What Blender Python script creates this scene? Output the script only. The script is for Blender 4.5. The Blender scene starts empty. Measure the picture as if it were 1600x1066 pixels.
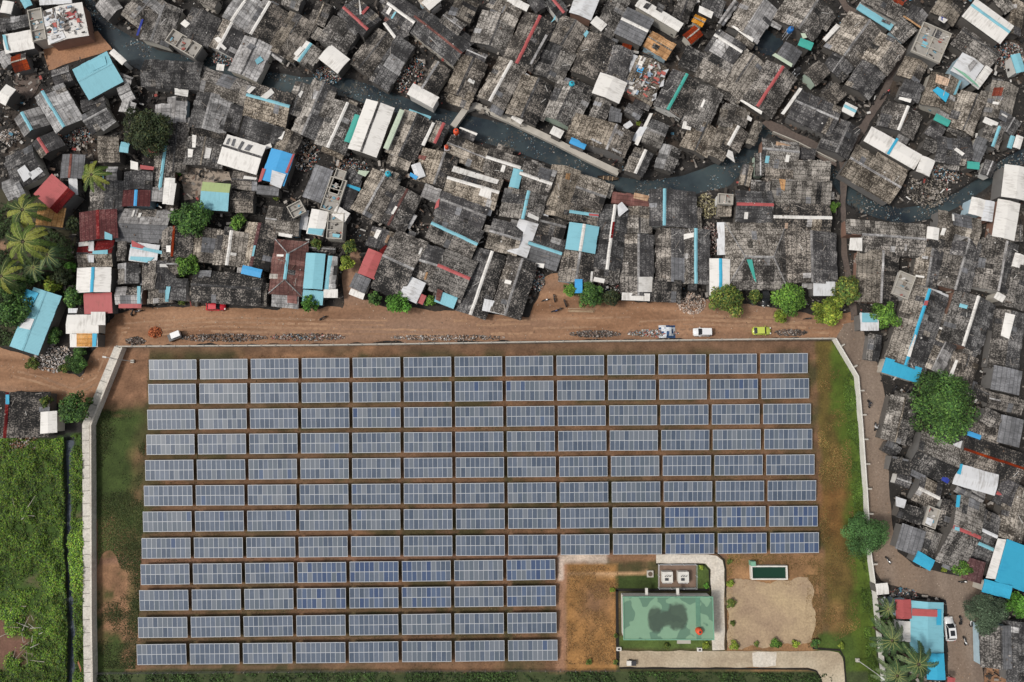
import bpy, bmesh, math, random
import numpy as np
from mathutils import Vector, Matrix
from math import radians as R
random.seed(7)
rng = np.random.default_rng(7)
S = bpy.context.scene
COL = S.collection

# ------------------------------------------------------------------ camera, world, sun, exposure
FPX = 1067.0
TILT = math.atan(0.1094)
HGT = 143.2
cd = bpy.data.cameras.new('camera')
cam = bpy.data.objects.new('camera', cd)
COL.objects.link(cam)
cam.location = (0, 0, HGT)
cam.rotation_euler = (TILT, 0, 0)
cd.sensor_width = 36.0
cd.lens = FPX / 1600 * 36.0
cd.clip_start = 1.0
cd.clip_end = 9000
S.camera = cam

SUN_EL, SUN_AZ = R(54), R(262)           # azimuth clockwise from +Y (up in the picture)
w = bpy.data.worlds.new('World')
S.world = w
w.use_nodes = True
nt = w.node_tree
bg = nt.nodes['Background']
sky = nt.nodes.new('ShaderNodeTexSky')
sky.sky_type = 'NISHITA'
sky.sun_disc = False
sky.sun_elevation = SUN_EL
sky.sun_rotation = SUN_AZ
sky.air_density = 1.0
sky.dust_density = 4.0
sky.ozone_density = 1.0
hs = nt.nodes.new('ShaderNodeHueSaturation')
hs.inputs['Saturation'].default_value = 0.25
nt.links.new(sky.outputs[0], hs.inputs['Color'])
nt.links.new(hs.outputs[0], bg.inputs['Color'])
bg.inputs['Strength'].default_value = 0.09
sl = bpy.data.lights.new('sun', 'SUN')
sl.energy = 1.5
sl.angle = R(10)
sl.color = (1.0, 0.95, 0.88)
so = bpy.data.objects.new('sun', sl)
COL.objects.link(so)
so.location = (-60, 40, 120)
so.rotation_euler = (math.pi / 2 - SUN_EL, 0, -SUN_AZ + math.pi)
S.view_settings.view_transform = 'Standard'
S.view_settings.look = 'None'
S.view_settings.gamma = 1
S.view_settings.use_curve_mapping = False
S.view_settings.exposure = 0.36
S.cycles.max_bounces = 5
S.cycles.diffuse_bounces = 3

# ------------------------------------------------------------------ picture <-> world helpers (survey of the aerial photograph)
CT, ST = math.cos(TILT), math.sin(TILT)
def at(px, py, z=0.0):
    x, y = (px - 800) / FPX, -(py - 533) / FPX
    dx, dy, dz = x, y * CT + ST, y * ST - CT
    k = (z - HGT) / dz
    return Vector((dx * k, dy * k, z))
def mpp(px, py, z=0.0):
    return (at(px + 1, py, z) - at(px, py, z)).length

# ------------------------------------------------------------------ materials
MATS = {}
def new_mat(name, rough=0.85, metallic=0.0):
    m = bpy.data.materials.new(name)
    m.use_nodes = True
    b = m.node_tree.nodes['Principled BSDF']
    b.inputs['Roughness'].default_value = rough
    b.inputs['Metallic'].default_value = metallic
    if 'Specular IOR Level' in b.inputs:
        b.inputs['Specular IOR Level'].default_value = 0.3
    return m, m.node_tree, b
def nd(t, typ, **kw):
    n = t.nodes.new(typ)
    for k, v in kw.items():
        setattr(n, k, v)
    return n
def mixc(t, fac, a, b, blend='MIX'):
    n = t.nodes.new('ShaderNodeMix')
    n.data_type = 'RGBA'
    n.blend_type = blend
    for sock, v in ((n.inputs[0], fac), (n.inputs[6], a), (n.inputs[7], b)):
        if hasattr(v, 'is_output') or isinstance(v, bpy.types.NodeSocket):
            t.links.new(v, sock)
        elif isinstance(v, (int, float)):
            sock.default_value = v
        else:
            sock.default_value = (*v[:3], 1)
    return n.outputs[2]
def mth(t, op, a, b=None, c=None):
    n = t.nodes.new('ShaderNodeMath')
    n.operation = op
    for i, v in enumerate((a, b, c)):
        if v is None:
            continue
        if isinstance(v, bpy.types.NodeSocket):
            t.links.new(v, n.inputs[i])
        else:
            n.inputs[i].default_value = v
    return n.outputs[0]
def ramp(t, val, lo, hi):
    n = t.nodes.new('ShaderNodeMapRange')
    t.links.new(val, n.inputs[0])
    n.inputs[1].default_value, n.inputs[2].default_value = lo, hi
    n.clamp = True
    return n.outputs[0]
def coords(t, scale=(1, 1, 1)):
    tc = t.nodes.new('ShaderNodeTexCoord')
    oi = t.nodes.new('ShaderNodeObjectInfo')
    ad = t.nodes.new('ShaderNodeVectorMath')
    ad.operation = 'ADD'
    sc = t.nodes.new('ShaderNodeVectorMath')
    sc.operation = 'SCALE'
    cb = t.nodes.new('ShaderNodeCombineXYZ')
    rnd = oi.outputs['Random']
    t.links.new(mth(t, 'MULTIPLY', rnd, 317.0), cb.inputs[0])
    t.links.new(mth(t, 'MULTIPLY', rnd, 131.0), cb.inputs[1])
    mp = t.nodes.new('ShaderNodeMapping')
    mp.inputs['Scale'].default_value = scale
    t.links.new(tc.outputs['Object'], mp.inputs[0])
    t.links.new(mp.outputs[0], ad.inputs[0])
    t.links.new(cb.outputs[0], ad.inputs[1])
    return ad.outputs[0], rnd
def noise(t, vec, scale, detail=3.0, rough=0.55):
    n = t.nodes.new('ShaderNodeTexNoise')
    t.links.new(vec, n.inputs['Vector'])
    n.inputs['Scale'].default_value = scale
    n.inputs['Detail'].default_value = detail
    n.inputs['Roughness'].default_value = rough
    return n.outputs['Fac']
def tint(t):
    a = t.nodes.new('ShaderNodeAttribute')
    a.attribute_name = 'tint'
    return a.outputs['Fac']

def roof_mat(key, base, fleck, cover, stain=0.5, rough=0.9, blotch=0.45):
    """weathered sheet / tile roofing: base, lichen and broken-surface flecks, big blotches, streaks down the slope, each sheet a bit different"""
    m, t, b = new_mat('roofing_' + key, rough)
    v, rnd = coords(t)
    vs, _ = coords(t, (1.0, 0.22, 1.0))
    ve, _ = coords(t, (1.0, 0.55, 1.0))
    n1 = noise(t, ve, 4.6, 2, 0.7)         # flecks about 0.2 m, a little longer down the slope
    n2 = noise(t, v, 0.32, 3)              # blotches
    n3 = noise(t, vs, 2.4, 2)              # streaks down the slope
    thr = 0.62 - cover * 0.30
    shift = mth(t, 'MULTIPLY', mth(t, 'SUBTRACT', n2, 0.5), -0.6)
    shift = mth(t, 'ADD', shift, mth(t, 'MULTIPLY', mth(t, 'SUBTRACT', rnd, 0.5), 0.08))
    shift = mth(t, 'ADD', shift, mth(t, 'MULTIPLY', mth(t, 'SUBTRACT', tint(t), 0.5), -0.10))
    f = ramp(t, mth(t, 'SUBTRACT', n1, shift), thr - 0.06, thr + 0.13)
    base_v = mixc(t, ramp(t, n2, 0.3, 0.7), [c * (1 - blotch) for c in base], [c * (1 + blotch) for c in base])
    c = mixc(t, f, base_v, fleck)
    st = mth(t, 'MULTIPLY', ramp(t, n3, 0.48, 0.72), stain)
    c = mixc(t, st, c, [x * 0.42 for x in base])
    # laps between the courses of sheets
    sp = t.nodes.new('ShaderNodeSeparateXYZ')
    tcl = t.nodes.new('ShaderNodeTexCoord')
    t.links.new(tcl.outputs['Object'], sp.inputs[0])
    wy = mth(t, 'ADD', mth(t, 'MULTIPLY', sp.outputs[1], 1.12), mth(t, 'MULTIPLY', n2, 0.5))
    lap = mth(t, 'LESS_THAN', mth(t, 'FRACT', wy), 0.16)
    wx = mth(t, 'ADD', mth(t, 'MULTIPLY', sp.outputs[0], 0.98), mth(t, 'MULTIPLY', n2, 0.35))
    lapx = mth(t, 'MULTIPLY', mth(t, 'LESS_THAN', mth(t, 'FRACT', wx), 0.10), 0.25)
    c = mixc(t, mth(t, 'MULTIPLY', mth(t, 'MAXIMUM', lap, lapx), 0.6), c, [x * 0.3 for x in base])
    hv = t.nodes.new('ShaderNodeHueSaturation')
    t.links.new(c, hv.inputs['Color'])
    wn = t.nodes.new('ShaderNodeTexWhiteNoise'); wn.noise_dimensions = '1D'
    t.links.new(rnd, wn.inputs['W'])
    t.links.new(mth(t, 'ADD', 0.7, mth(t, 'MULTIPLY', wn.outputs['Value'], 0.75)), hv.inputs['Saturation'])
    val = mth(t, 'ADD', 0.26, mth(t, 'MULTIPLY', tint(t), 0.95))
    val = mth(t, 'ADD', val, mth(t, 'MULTIPLY', rnd, 0.55))
    t.links.new(val, hv.inputs['Value'])
    t.links.new(hv.outputs[0], b.inputs['Base Color'])
    MATS[key] = m
    return m
def sheet_mat(key, col, dirt=0.35, rough=0.55, dirtcol=(0.16, 0.13, 0.10)):
    """painted or bare metal sheet: thin dirt streaks, fine corrugation, slight fading"""
    m, t, b = new_mat('sheet_' + key, rough)
    v, rnd = coords(t)
    vs, _ = coords(t, (1.0, 0.12, 1.0))
    n1 = noise(t, v, 0.45, 4)
    n2 = noise(t, vs, 3.0, 3)
    d = mth(t, 'MULTIPLY', ramp(t, mth(t, 'MULTIPLY', n1, n2), 0.24, 0.42), dirt)
    c = mixc(t, d, col, dirtcol)
    hv = t.nodes.new('ShaderNodeHueSaturation')
    t.links.new(c, hv.inputs['Color'])
    t.links.new(mth(t, 'ADD', 0.86, mth(t, 'MULTIPLY', tint(t), 0.22)), hv.inputs['Value'])
    t.links.new(hv.outputs[0], b.inputs['Base Color'])
    wv = nd(t, 'ShaderNodeTexWave')
    tc = nd(t, 'ShaderNodeTexCoord')
    t.links.new(tc.outputs['Object'], wv.inputs['Vector'])
    wv.inputs['Scale'].default_value = 1.1
    bp = nd(t, 'ShaderNodeBump')
    bp.inputs['Strength'].default_value = 0.25
    bp.inputs['Distance'].default_value = 0.05
    t.links.new(wv.outputs['Fac'], bp.inputs['Height'])
    t.links.new(bp.outputs[0], b.inputs['Normal'])
    MATS[key] = m
    return m
def plain(key, col, rough=0.8, var=0.25, scale=1.2, metallic=0.0):
    m, t, b = new_mat(key, rough, metallic)
    v, rnd = coords(t)
    n1 = noise(t, v, scale, 4)
    c = mixc(t, n1, [x * (1 - var) for x in col], [min(1, x * (1 + var)) for x in col])
    t.links.new(c, b.inputs['Base Color'])
    MATS[key] = m
    return m
def attr_mat(key, rough=0.8, attr='col', noise_amt=0.3, scale=3.0, translucent=0.0):
    m, t, b = new_mat(key, rough)
    a = nd(t, 'ShaderNodeAttribute')
    a.attribute_name = attr
    v, rnd = coords(t)
    n1 = noise(t, v, scale, 3)
    hv = nd(t, 'ShaderNodeHueSaturation')
    t.links.new(a.outputs['Color'], hv.inputs['Color'])
    t.links.new(mth(t, 'ADD', 1 - noise_amt, mth(t, 'MULTIPLY', n1, 2 * noise_amt)), hv.inputs['Value'])
    t.links.new(hv.outputs[0], b.inputs['Base Color'])
    MATS[key] = m
    return m

roof_mat('g', (0.046, 0.041, 0.037), (0.30, 0.274, 0.246), 0.42)
roof_mat('b', (0.075, 0.064, 0.053), (0.36, 0.325, 0.283), 0.50)
roof_mat('d', (0.050, 0.048, 0.049), (0.235, 0.225, 0.215), 0.22, blotch=0.4)
roof_mat('k', (0.022, 0.021, 0.0205), (0.27, 0.245, 0.22), 0.24, blotch=0.4)
roof_mat('l', (0.27, 0.26, 0.255), (0.42, 0.41, 0.40), 0.30, 0.9, blotch=0.4)
roof_mat('m', (0.14, 0.14, 0.145), (0.22, 0.22, 0.23), 0.25, 0.7, 0.6, blotch=0.3)
roof_mat('n', (0.175, 0.050, 0.036), (0.26, 0.12, 0.09), 0.10, 0.6, blotch=0.3)
roof_mat('p', (0.42, 0.27, 0.17), (0.52, 0.37, 0.25), 0.3, 0.7, blotch=0.2)
roof_mat('o', (0.42, 0.23, 0.11), (0.50, 0.34, 0.20), 0.3, 0.6)
roof_mat('q', (0.135, 0.035, 0.036), (0.28, 0.13, 0.12), 0.06, 0.4, blotch=0.2)
sheet_mat('w', (0.74, 0.715, 0.675), 0.42)
sheet_mat('s', (0.64, 0.645, 0.655), 0.5)
sheet_mat('r', (0.42, 0.095, 0.095), 0.6, dirtcol=(0.22, 0.06, 0.05))
sheet_mat('c', (0.215, 0.48, 0.56), 0.5, dirtcol=(0.15, 0.34, 0.40))
sheet_mat('C', (0.045, 0.38, 0.58), 0.4, dirtcol=(0.03, 0.28, 0.48))
sheet_mat('B', (0.06, 0.34, 0.66), 0.35, dirtcol=(0.05, 0.25, 0.5))
sheet_mat('U', (0.025, 0.045, 0.30), 0.2)
sheet_mat('t', (0.06, 0.36, 0.30), 0.4, dirtcol=(0.05, 0.3, 0.25))
sheet_mat('e', (0.50, 0.58, 0.45), 0.3)
sheet_mat('y', (0.36, 0.44, 0.20), 0.3)
sheet_mat('G', (0.19, 0.40, 0.28), 0.3)
plain('u', (0.55, 0.53, 0.50), 0.9, 0.3, 0.7)
WALLC = [plain('wall_paint_' + n, c, 0.9, 0.22, 0.8) for n, c in (
    ('cream', (0.50, 0.47, 0.41)), ('grey', (0.17, 0.163, 0.155)), ('white', (0.62, 0.61, 0.58)), ('dust', (0.12, 0.11, 0.10)),
    ('sage', (0.38, 0.46, 0.38)), ('sky', (0.40, 0.53, 0.60)), ('brick', (0.27, 0.16, 0.12)))]
WALLW = [1.2, 5, 1.4, 10, 0.4, 0.4, 1.5]
plain('concrete', (0.44, 0.41, 0.36), 0.95, 0.3, 0.5)
plain('grey_concrete', (0.33, 0.31, 0.28), 0.95, 0.35, 0.8)
plain('white_wall', (0.66, 0.635, 0.585), 0.9, 0.24, 0.7)
plain('bark', (0.12, 0.09, 0.065), 0.95, 0.3, 3)
plain('dark_metal', (0.05, 0.05, 0.055), 0.5, 0.2, 2)
plain('galvanised', (0.52, 0.53, 0.55), 0.45, 0.1, 2, 0.0)
plain('rubber', (0.02, 0.02, 0.021), 0.8, 0.1)
plain('plank', (0.40, 0.29, 0.19), 0.9, 0.3, 2)
attr_mat('litter', 0.85)
attr_mat('foliage', 0.75, noise_amt=0.2, scale=1.0)

# ------------------------------------------------------------------ object helpers
def tag(o, label=None, cat=None, group=None, kind=None):
    if label: o['label'] = label
    if cat: o['category'] = cat
    if group: o['group'] = group
    if kind: o['kind'] = kind
    return o
def empty(name, loc, rz=0.0):
    o = bpy.data.objects.new(name, None)
    o.empty_display_size = 0.5
    COL.objects.link(o)
    o.location = loc
    o.rotation_euler = (0, 0, rz)
    return o
def link_mesh(name, me, parent=None):
    o = bpy.data.objects.new(name, me)
    COL.objects.link(o)
    if parent is not None:
        o.parent = parent
    return o
class MB:
    """collects shapes into one mesh; per-face material slot and per-face tint / colour"""
    def __init__(s):
        s.v, s.f, s.mi, s.ti, s.co = [], [], [], [], []
    def face(s, pts, mi=0, ti=0.5, co=(1, 1, 1)):
        i = len(s.v)
        s.v.extend([tuple(p) for p in pts])
        s.f.append(tuple(range(i, i + len(pts))))
        s.mi.append(mi); s.ti.append(ti); s.co.append(co)
    def poly(s, verts, faces, mi=0, ti=0.5, co=(1, 1, 1)):
        i = len(s.v)
        s.v.extend([tuple(p) for p in verts])
        for f in faces:
            s.f.append(tuple(i + k for k in f)); s.mi.append(mi); s.ti.append(ti); s.co.append(co)
    def box(s, c, d, rz=0.0, mi=0, ti=0.5, co=(1, 1, 1), taper=1.0):
        hx, hy, hz = d[0] / 2, d[1] / 2, d[2] / 2
        cs, sn = math.cos(rz), math.sin(rz)
        vs = []
        for z, k in ((-hz, 1.0), (hz, taper)):
            for x, y in ((-hx, -hy), (hx, -hy), (hx, hy), (-hx, hy)):
                x, y = x * k, y * k
                vs.append((c[0] + x * cs - y * sn, c[1] + x * sn + y * cs, c[2] + z))
        s.poly(vs, [(3, 2, 1, 0), (4, 5, 6, 7), (0, 1, 5, 4), (1, 2, 6, 5), (2, 3, 7, 6), (3, 0, 4, 7)], mi, ti, co)
    def prism(s, pts, z0, z1, mi=0, ti=0.5, co=(1, 1, 1)):
        n = len(pts)
        vs = [(p[0], p[1], z0) for p in pts] + [(p[0], p[1], z1) for p in pts]
        fs = [tuple(range(n, 2 * n)), tuple(range(n - 1, -1, -1))] + [(i, (i + 1) % n, n + (i + 1) % n, n + i) for i in range(n)]
        s.poly(vs, fs, mi, ti, co)
    def tube(s, path, radii, n=6, mi=0, ti=0.5, co=(1, 1, 1), cap=True):
        rings = []
        P = [Vector(p) for p in path]
        for i, p in enumerate(P):
            d = (P[min(i + 1, len(P) - 1)] - P[max(i - 1, 0)]).normalized()
            a = d.cross(Vector((0, 0, 1)))
            if a.length < 0.05: a = d.cross(Vector((1, 0, 0)))
            a.normalize(); b = d.cross(a)
            rings.append([p + (a * math.cos(k * 2 * math.pi / n) + b * math.sin(k * 2 * math.pi / n)) * radii[i] for k in range(n)])
        vs = [q for r in rings for q in r]
        fs = []
        for i in range(len(P) - 1):
            for k in range(n):
                fs.append((i * n + k, i * n + (k + 1) % n, (i + 1) * n + (k + 1) % n, (i + 1) * n + k))
        if cap:
            fs.append(tuple(range(n - 1, -1, -1))); fs.append(tuple((len(P) - 1) * n + k for k in range(n)))
        s.poly(vs, fs, mi, ti, co)
    def mesh(s, name, mats, smooth=False):
        me = bpy.data.meshes.new(name)
        me.from_pydata(s.v, [], s.f)
        for m in mats:
            me.materials.append(m)
        n = len(s.f)
        me.polygons.foreach_set('material_index', s.mi)
        if any(t != 0.5 for t in s.ti):
            a = me.attributes.new('tint', 'FLOAT', 'FACE')
            a.data.foreach_set('value', s.ti)
        else:
            a = me.attributes.new('tint', 'FLOAT', 'FACE')
            a.data.foreach_set('value', [0.5] * n)
        if any(c != (1, 1, 1) for c in s.co):
            a = me.attributes.new('col', 'FLOAT_COLOR', 'FACE')
            a.data.foreach_set('color', [x for c in s.co for x in (*c, 1)])
        if smooth:
            me.polygons.foreach_set('use_smooth', [True] * n)
        me.update()
        return me
    def build(s, name, mats, parent=None, smooth=False):
        if not isinstance(mats, (list, tuple)): mats = [mats]
        return link_mesh(name, s.mesh(name, mats, smooth), parent)

# ------------------------------------------------------------------ ground survey (numpy)
def npat(px, py, z=0.0):
    x, y = (np.asarray(px, float) - 800) / FPX, -(np.asarray(py, float) - 533) / FPX
    dy, dz = y * CT + ST, y * ST - CT
    k = (z - HGT) / dz
    return x * k, dy * k
def topx(X, Y, Z=0.0):
    """ground point -> survey pixel"""
    dz = Z - HGT
    yc = Y * CT + dz * ST
    zc = -Y * ST + dz * CT
    return 800 + FPX * X / (-zc), 533 - FPX * yc / (-zc)
def inside(px, py, poly):
    c = np.zeros(px.shape, bool)
    n = len(poly)
    for i in range(n):
        x1, y1 = poly[i]; x2, y2 = poly[(i + 1) % n]
        if y1 == y2: continue
        m = ((y1 > py) != (y2 > py)) & (px < (x2 - x1) * (py - y1) / (y2 - y1) + x1)
        c ^= m
    return c
def segdist(px, py, line):
    """distance to a polyline of (x, y, halfwidth): value < 0 inside"""
    d = np.full(px.shape, 1e9)
    for (x1, y1, w1), (x2, y2, w2) in zip(line[:-1], line[1:]):
        vx, vy = x2 - x1, y2 - y1
        t = np.clip(((px - x1) * vx + (py - y1) * vy) / (vx * vx + vy * vy), 0, 1)
        d = np.minimum(d, np.hypot(px - x1 - t * vx, py - y1 - t * vy) - (w1 + (w2 - w1) * t))
    return d
def vnoise(X, Y, scale, seed, octaves=4):
    out = np.zeros(X.shape); amp = 1.0; tot = 0
    r = np.random.default_rng(seed)
    for o in range(octaves):
        g = r.random((257, 257))
        x, y = (X * scale * 2 ** o) % 256, (Y * scale * 2 ** o) % 256
        xi, yi = np.floor(x).astype(int), np.floor(y).astype(int)
        fx, fy = x - xi, y - yi
        fx, fy = fx * fx * (3 - 2 * fx), fy * fy * (3 - 2 * fy)
        xi %= 256; yi %= 256
        v = (g[yi, xi] * (1 - fx) + g[yi, xi + 1] * fx) * (1 - fy) + (g[yi + 1, xi] * (1 - fx) + g[yi + 1, xi + 1] * fx) * fy
        out += v * amp; tot += amp; amp *= 0.55
    return out / tot

CANAL = [(128, -40, 9), (140, 18, 9), (165, 48, 15), (200, 75, 21), (238, 95, 22), (290, 100, 17), (345, 102, 17), (420, 125, 18), (470, 132, 15), (515, 130, 15), (545, 134, 15),
         (590, 150, 16), (640, 166, 15), (690, 182, 17), (745, 198, 19), (815, 217, 21), (880, 243, 19), (925, 265, 16), (960, 284, 12),
         (1020, 292, 13), (1075, 287, 18), (1133, 270, 21), (1170, 240, 13), (1190, 212, 10), (1200, 196, 9)]
CANAL2 = [(1200, 196, 8), (1285, 240, 8), (1312, 280, 11), (1330, 302, 13), (1356, 320, 13), (1412, 335, 14), (1460, 328, 13), (1507, 307, 12), (1535, 288, 11),
          (1562, 265, 12), (1600, 243, 12), (1660, 215, 12)]
STREAM = [(108, 688, 7), (106, 730, 6), (108, 780, 5), (105, 850, 4), (110, 930, 5), (113, 1000, 5), (109, 1110, 6)]
POND = [(1172, 72), (1198, 40), (1228, 62), (1206, 88)]
COMP = [(190, 541), (1300, 531), (1335, 588), (1347, 740), (1360, 880), (1378, 1110), (141, 1110), (139, 664)]
DIRT_ROAD = [(-60, 536), (0, 543), (40, 556), (75, 572), (125, 590), (140, 560), (163, 522), (178, 488), (240, 480), (300, 477), (420, 482), (536, 482), (536, 430), (548, 395), (562, 392), (566, 468),
             (600, 480), (640, 482), (760, 490), (826, 496), (848, 436), (872, 428), (905, 458), (970, 470), (1040, 474), (1110, 470), (1200, 482), (1290, 492), (1336, 486),
             (1336, 520), (1306, 530), (1298, 529), (900, 533), (500, 537), (192, 540), (176, 575), (150, 640), (137, 664), (110, 640), (60, 614), (0, 611), (-60, 610)]
PAVED = [(1306, 532), (1318, 505), (1346, 500), (1352, 535), (1370, 568), (1382, 610), (1387, 680), (1390, 760), (1394, 820), (1402, 862), (1430, 884), (1490, 898), (1525, 910), (1552, 936),
         (1540, 975), (1534, 1020), (1536, 1110), (1482, 1110), (1480, 950), (1478, 936), (1430, 926), (1376, 908), (1362, 880), (1350, 740), (1340, 590)]
ALLEY = [(1290, -40, 5), (1322, 12, 5), (1375, 47, 5), (1412, 86, 5), (1380, 146, 6), (1345, 205, 6), (1318, 250, 6), (1317, 320, 5), (1319, 400, 5), (1326, 440, 5), (1335, 500, 6)]
TROWS = [(578, 567.5, 233, 1262, 13), (616, 607, 232, 1264, 13), (656, 646.5, 230.5, 1267, 13), (695, 686, 229, 1269, 13), (735, 726, 227, 1272.5, 13), (775, 766.5, 225, 1275, 13),
         (815.5, 806.5, 223.5, 1277.5, 13), (857, 848, 221.5, 1279.5, 13), (898, 890, 220, 867.5, 8), (938.5, 931, 218, 868.5, 8), (981, 973, 216, 869.5, 8), (1023, 1016, 214, 871, 8)]
# ------------------------------------------------------------------ ground: one sheet out to the horizon, finer in the surveyed area
def build_ground():
    gx = np.concatenate([[-4000, -1200, -400, -180], np.arange(-130, 130.01, 0.55), [180, 400, 1200, 4000]])
    gy = np.concatenate([[-4000, -1200, -400, -120], np.arange(-66, 106.01, 0.55), [160, 400, 1200, 4000]])
    X, Y = np.meshgrid(gx, gy)
    PX, PY = topx(X, np.clip(Y, -300, 300))
    wob = (vnoise(X, Y, 0.22, 1) - 0.5) * 9
    wob2 = (vnoise(X, Y, 0.22, 2) - 0.5) * 9
    qx, qy = PX + wob, PY + wob2
    wob3 = (vnoise(X, Y, 0.11, 8) - 0.5) * 70; wob4 = (vnoise(X, Y, 0.11, 9) - 0.5) * 70
    rx, ry = PX + wob3, PY + wob4
    n1, n2, n3 = vnoise(X, Y, 0.12, 3), vnoise(X, Y, 0.5, 4), vnoise(X, Y, 0.035, 5)
    Z = (n2 - 0.5) * 0.06
    c = np.empty(X.shape + (3,))
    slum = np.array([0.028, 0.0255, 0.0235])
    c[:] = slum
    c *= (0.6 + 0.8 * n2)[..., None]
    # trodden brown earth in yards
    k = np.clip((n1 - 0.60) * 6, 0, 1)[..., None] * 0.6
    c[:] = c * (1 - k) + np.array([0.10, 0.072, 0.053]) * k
    def blend(mask, col, soft=None):
        m = mask.astype(float) if soft is None else np.clip(soft, 0, 1)
        c[:] = c * (1 - m[..., None]) + np.asarray(col) * m[..., None]
    # west field and gardens
    fld = [(-900, 672), (60, 684), (128, 676), (140, 1500), (-900, 1500)]
    blend(inside(qx, qy, fld), (0.045, 0.085, 0.015))
    blend(None, (0.16, 0.085, 0.06), np.clip(1.3 - np.hypot((rx - 10) / 46, (ry - 1005) / 34) + (n1 - 0.5) * 2 + (n2 - 0.5) * 2, 0, 1))
    blend(None, (0.13, 0.10, 0.06), np.clip((n1 - 0.62) * 8, 0, 1) * inside(qx, qy, fld))
    blend(inside(qx, qy, [(-900, 290), (60, 300), (118, 330), (118, 440), (60, 540), (-900, 540)]), (0.055, 0.05, 0.03))
    blend(inside(qx, qy, [(-60, 372), (8, 380), (12, 400), (-60, 412)]), (0.26, 0.16, 0.10))
    # the fenced solar field
    comp = inside(PX, PY, COMP)
    gr, og, dirt, dry, olive = np.array([0.048, 0.072, 0.018]), np.array([0.115, 0.11, 0.035]), np.array([0.19, 0.105, 0.058]), np.array([0.30, 0.155, 0.055]), np.array([0.070, 0.058, 0.026])
    m = comp
    cc = dirt * (0.5 + 0.9 * n2)[..., None]
    k = np.clip((n1 - 0.42) * 7, 0, 1)[..., None] * 0.9
    cc = cc * (1 - k) + olive * (0.7 + 0.6 * n2)[..., None] * k
    k = np.clip((n3 - 0.5) * 5 + (n1 - 0.5) * 3, 0, 1)[..., None] * 0.65
    cc = cc * (1 - k) + np.array([0.055, 0.058, 0.022]) * (0.6 + 0.8 * n2)[..., None] * k
    def put(amt, col):
        nonlocal cc
        a = np.clip(amt, 0, 1)[..., None]
        cc = cc * (1 - a) + np.asarray(col) * (0.55 + 0.9 * n2)[..., None] * a
    # west strip: grass, bare patches
    put((226 - qx) / 26 * np.clip((ry - 640) / 10, 0, 1) + (n1 - 0.5) * 2 * (qx < 232), gr * 1.0)
    put(1.9 - np.hypot((rx - 172) / 22, (ry - 905) / 50) + (n1 - 0.5) * 2.4 + (n2 - 0.5) * 2, dirt * 1.2)
    put(1.5 - np.hypot((rx - 205) / 18, (ry - 1015) / 30) + (n1 - 0.5) * 2.4 + (n2 - 0.5) * 2, dirt * 1.05)
    put((640 - ry) / 20 * (qx < 232) * (qx > 100), np.array([0.22, 0.12, 0.07]))
    put((556 - qy) / 14, np.array([0.17, 0.10, 0.062]))
    put(1.2 - np.hypot((rx - 500) / 200, (ry - 552) / 7), dirt * 1.35)
    # bare lanes between the tables
    for i in range(1, 13):
        xs = 233 + 79.55 * i - 3.7
        lane = np.abs(qx - (xs + (qy - 567) * (-0.045 + 0.0052 * i))) 
        put((1.15 - lane / 6.0) * (0.35 + 0.6 * n1) * (qy > 560) * ((qy < 862) | (i < 9)), dirt * 0.95)
    for r in TROWS:
        y = r[0] + (r[1] - r[0]) * (qx - r[2]) / (r[3] - r[2]) + 20.5
        put((1.1 - np.abs(qy - y) / 5.5) * (n3 > 0.46) * 0.75 * (qx > r[2]) * (qx < r[3]), np.array([0.17, 0.10, 0.06]))
    put(1.3 - np.abs(qy - 872 + (qx - 500) * 0.011) / 7, np.array([0.20, 0.11, 0.07]))
    # red earth beside the lower block, dry stubble, bare yard
    put(np.minimum((qx - 868) / 5, (888 - qx) / 5) * (qy > 868), np.array([0.30, 0.165, 0.10]))
    put(np.minimum(np.minimum((qx - 884) / 5, (967 - qx) / 4), (qy - 880) / 4), dry)
    put(1.35 - np.hypot((rx - 925) / 30, (ry - 945) / 30), np.array([0.19, 0.105, 0.055]))
    put(np.minimum(np.minimum((qx - 874) / 4, (952 - qx) / 6), np.minimum((qy - 864) / 3, (882 - qy) / 4)), (0.50, 0.40, 0.32))
    put(np.minimum((882 - qx) / 4, (qx - 870) / 3) * (qy > 866) * (qy < 905), (0.50, 0.40, 0.33))
    put(np.minimum(np.minimum((qx - 952) / 6, (1026 - qx) / 3), np.minimum((qy - 864) / 3, (880 - qy) / 4)), dirt * 1.2)
    put(np.minimum(np.minimum((qx - 884) / 4, (1014 - qx) / 3), 1.5 - np.abs(qy - 897) / 3), np.array([0.42, 0.26, 0.14]))
    put(np.minimum(np.minimum((qx - 960) / 6, (1110 - qx) / 4), np.minimum((qy - 898) / 3, (925 - qy) / 4)), gr * 0.8)
    put(np.minimum(np.minimum((qx - 1133) / 4, (1290 - qx) / 12), (qy - 862) / 4), np.array([0.26, 0.145, 0.07]))
    put(np.minimum(np.minimum((qx - 968) / 3, (1113 - qx) / 3), np.minimum((qy - 995) / 3, (1016 - qy) / 3)), gr * 1.7)
    put(np.minimum(np.minimum((qx - 1086) / 2, (1110 - qx) / 2), np.minimum((qy - 880) / 2, (924 - qy) / 2)), gr * 1.6)
    # east strip: rust-brown dry grass melting into green by the wall
    ew = 1272 + (qy - 560) * 0.045
    put((qx - ew) / 6, np.array([0.105, 0.078, 0.022]))
    put((qx - ew - 22 + (n1 - 0.5) * 40) / 14 * (qy < 840), np.array([0.066, 0.070, 0.014]))
    put((1.15 - np.hypot((rx - 1306) / 24, (ry - 775) / 85)) * (0.2 + 1.3 * n1), np.array([0.19, 0.085, 0.030]))
    put((1.2 - np.hypot((rx - 1303) / 22, (ry - 955) / 34)) * (0.3 + 1.3 * n1), np.array([0.26, 0.15, 0.06]))
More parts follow.
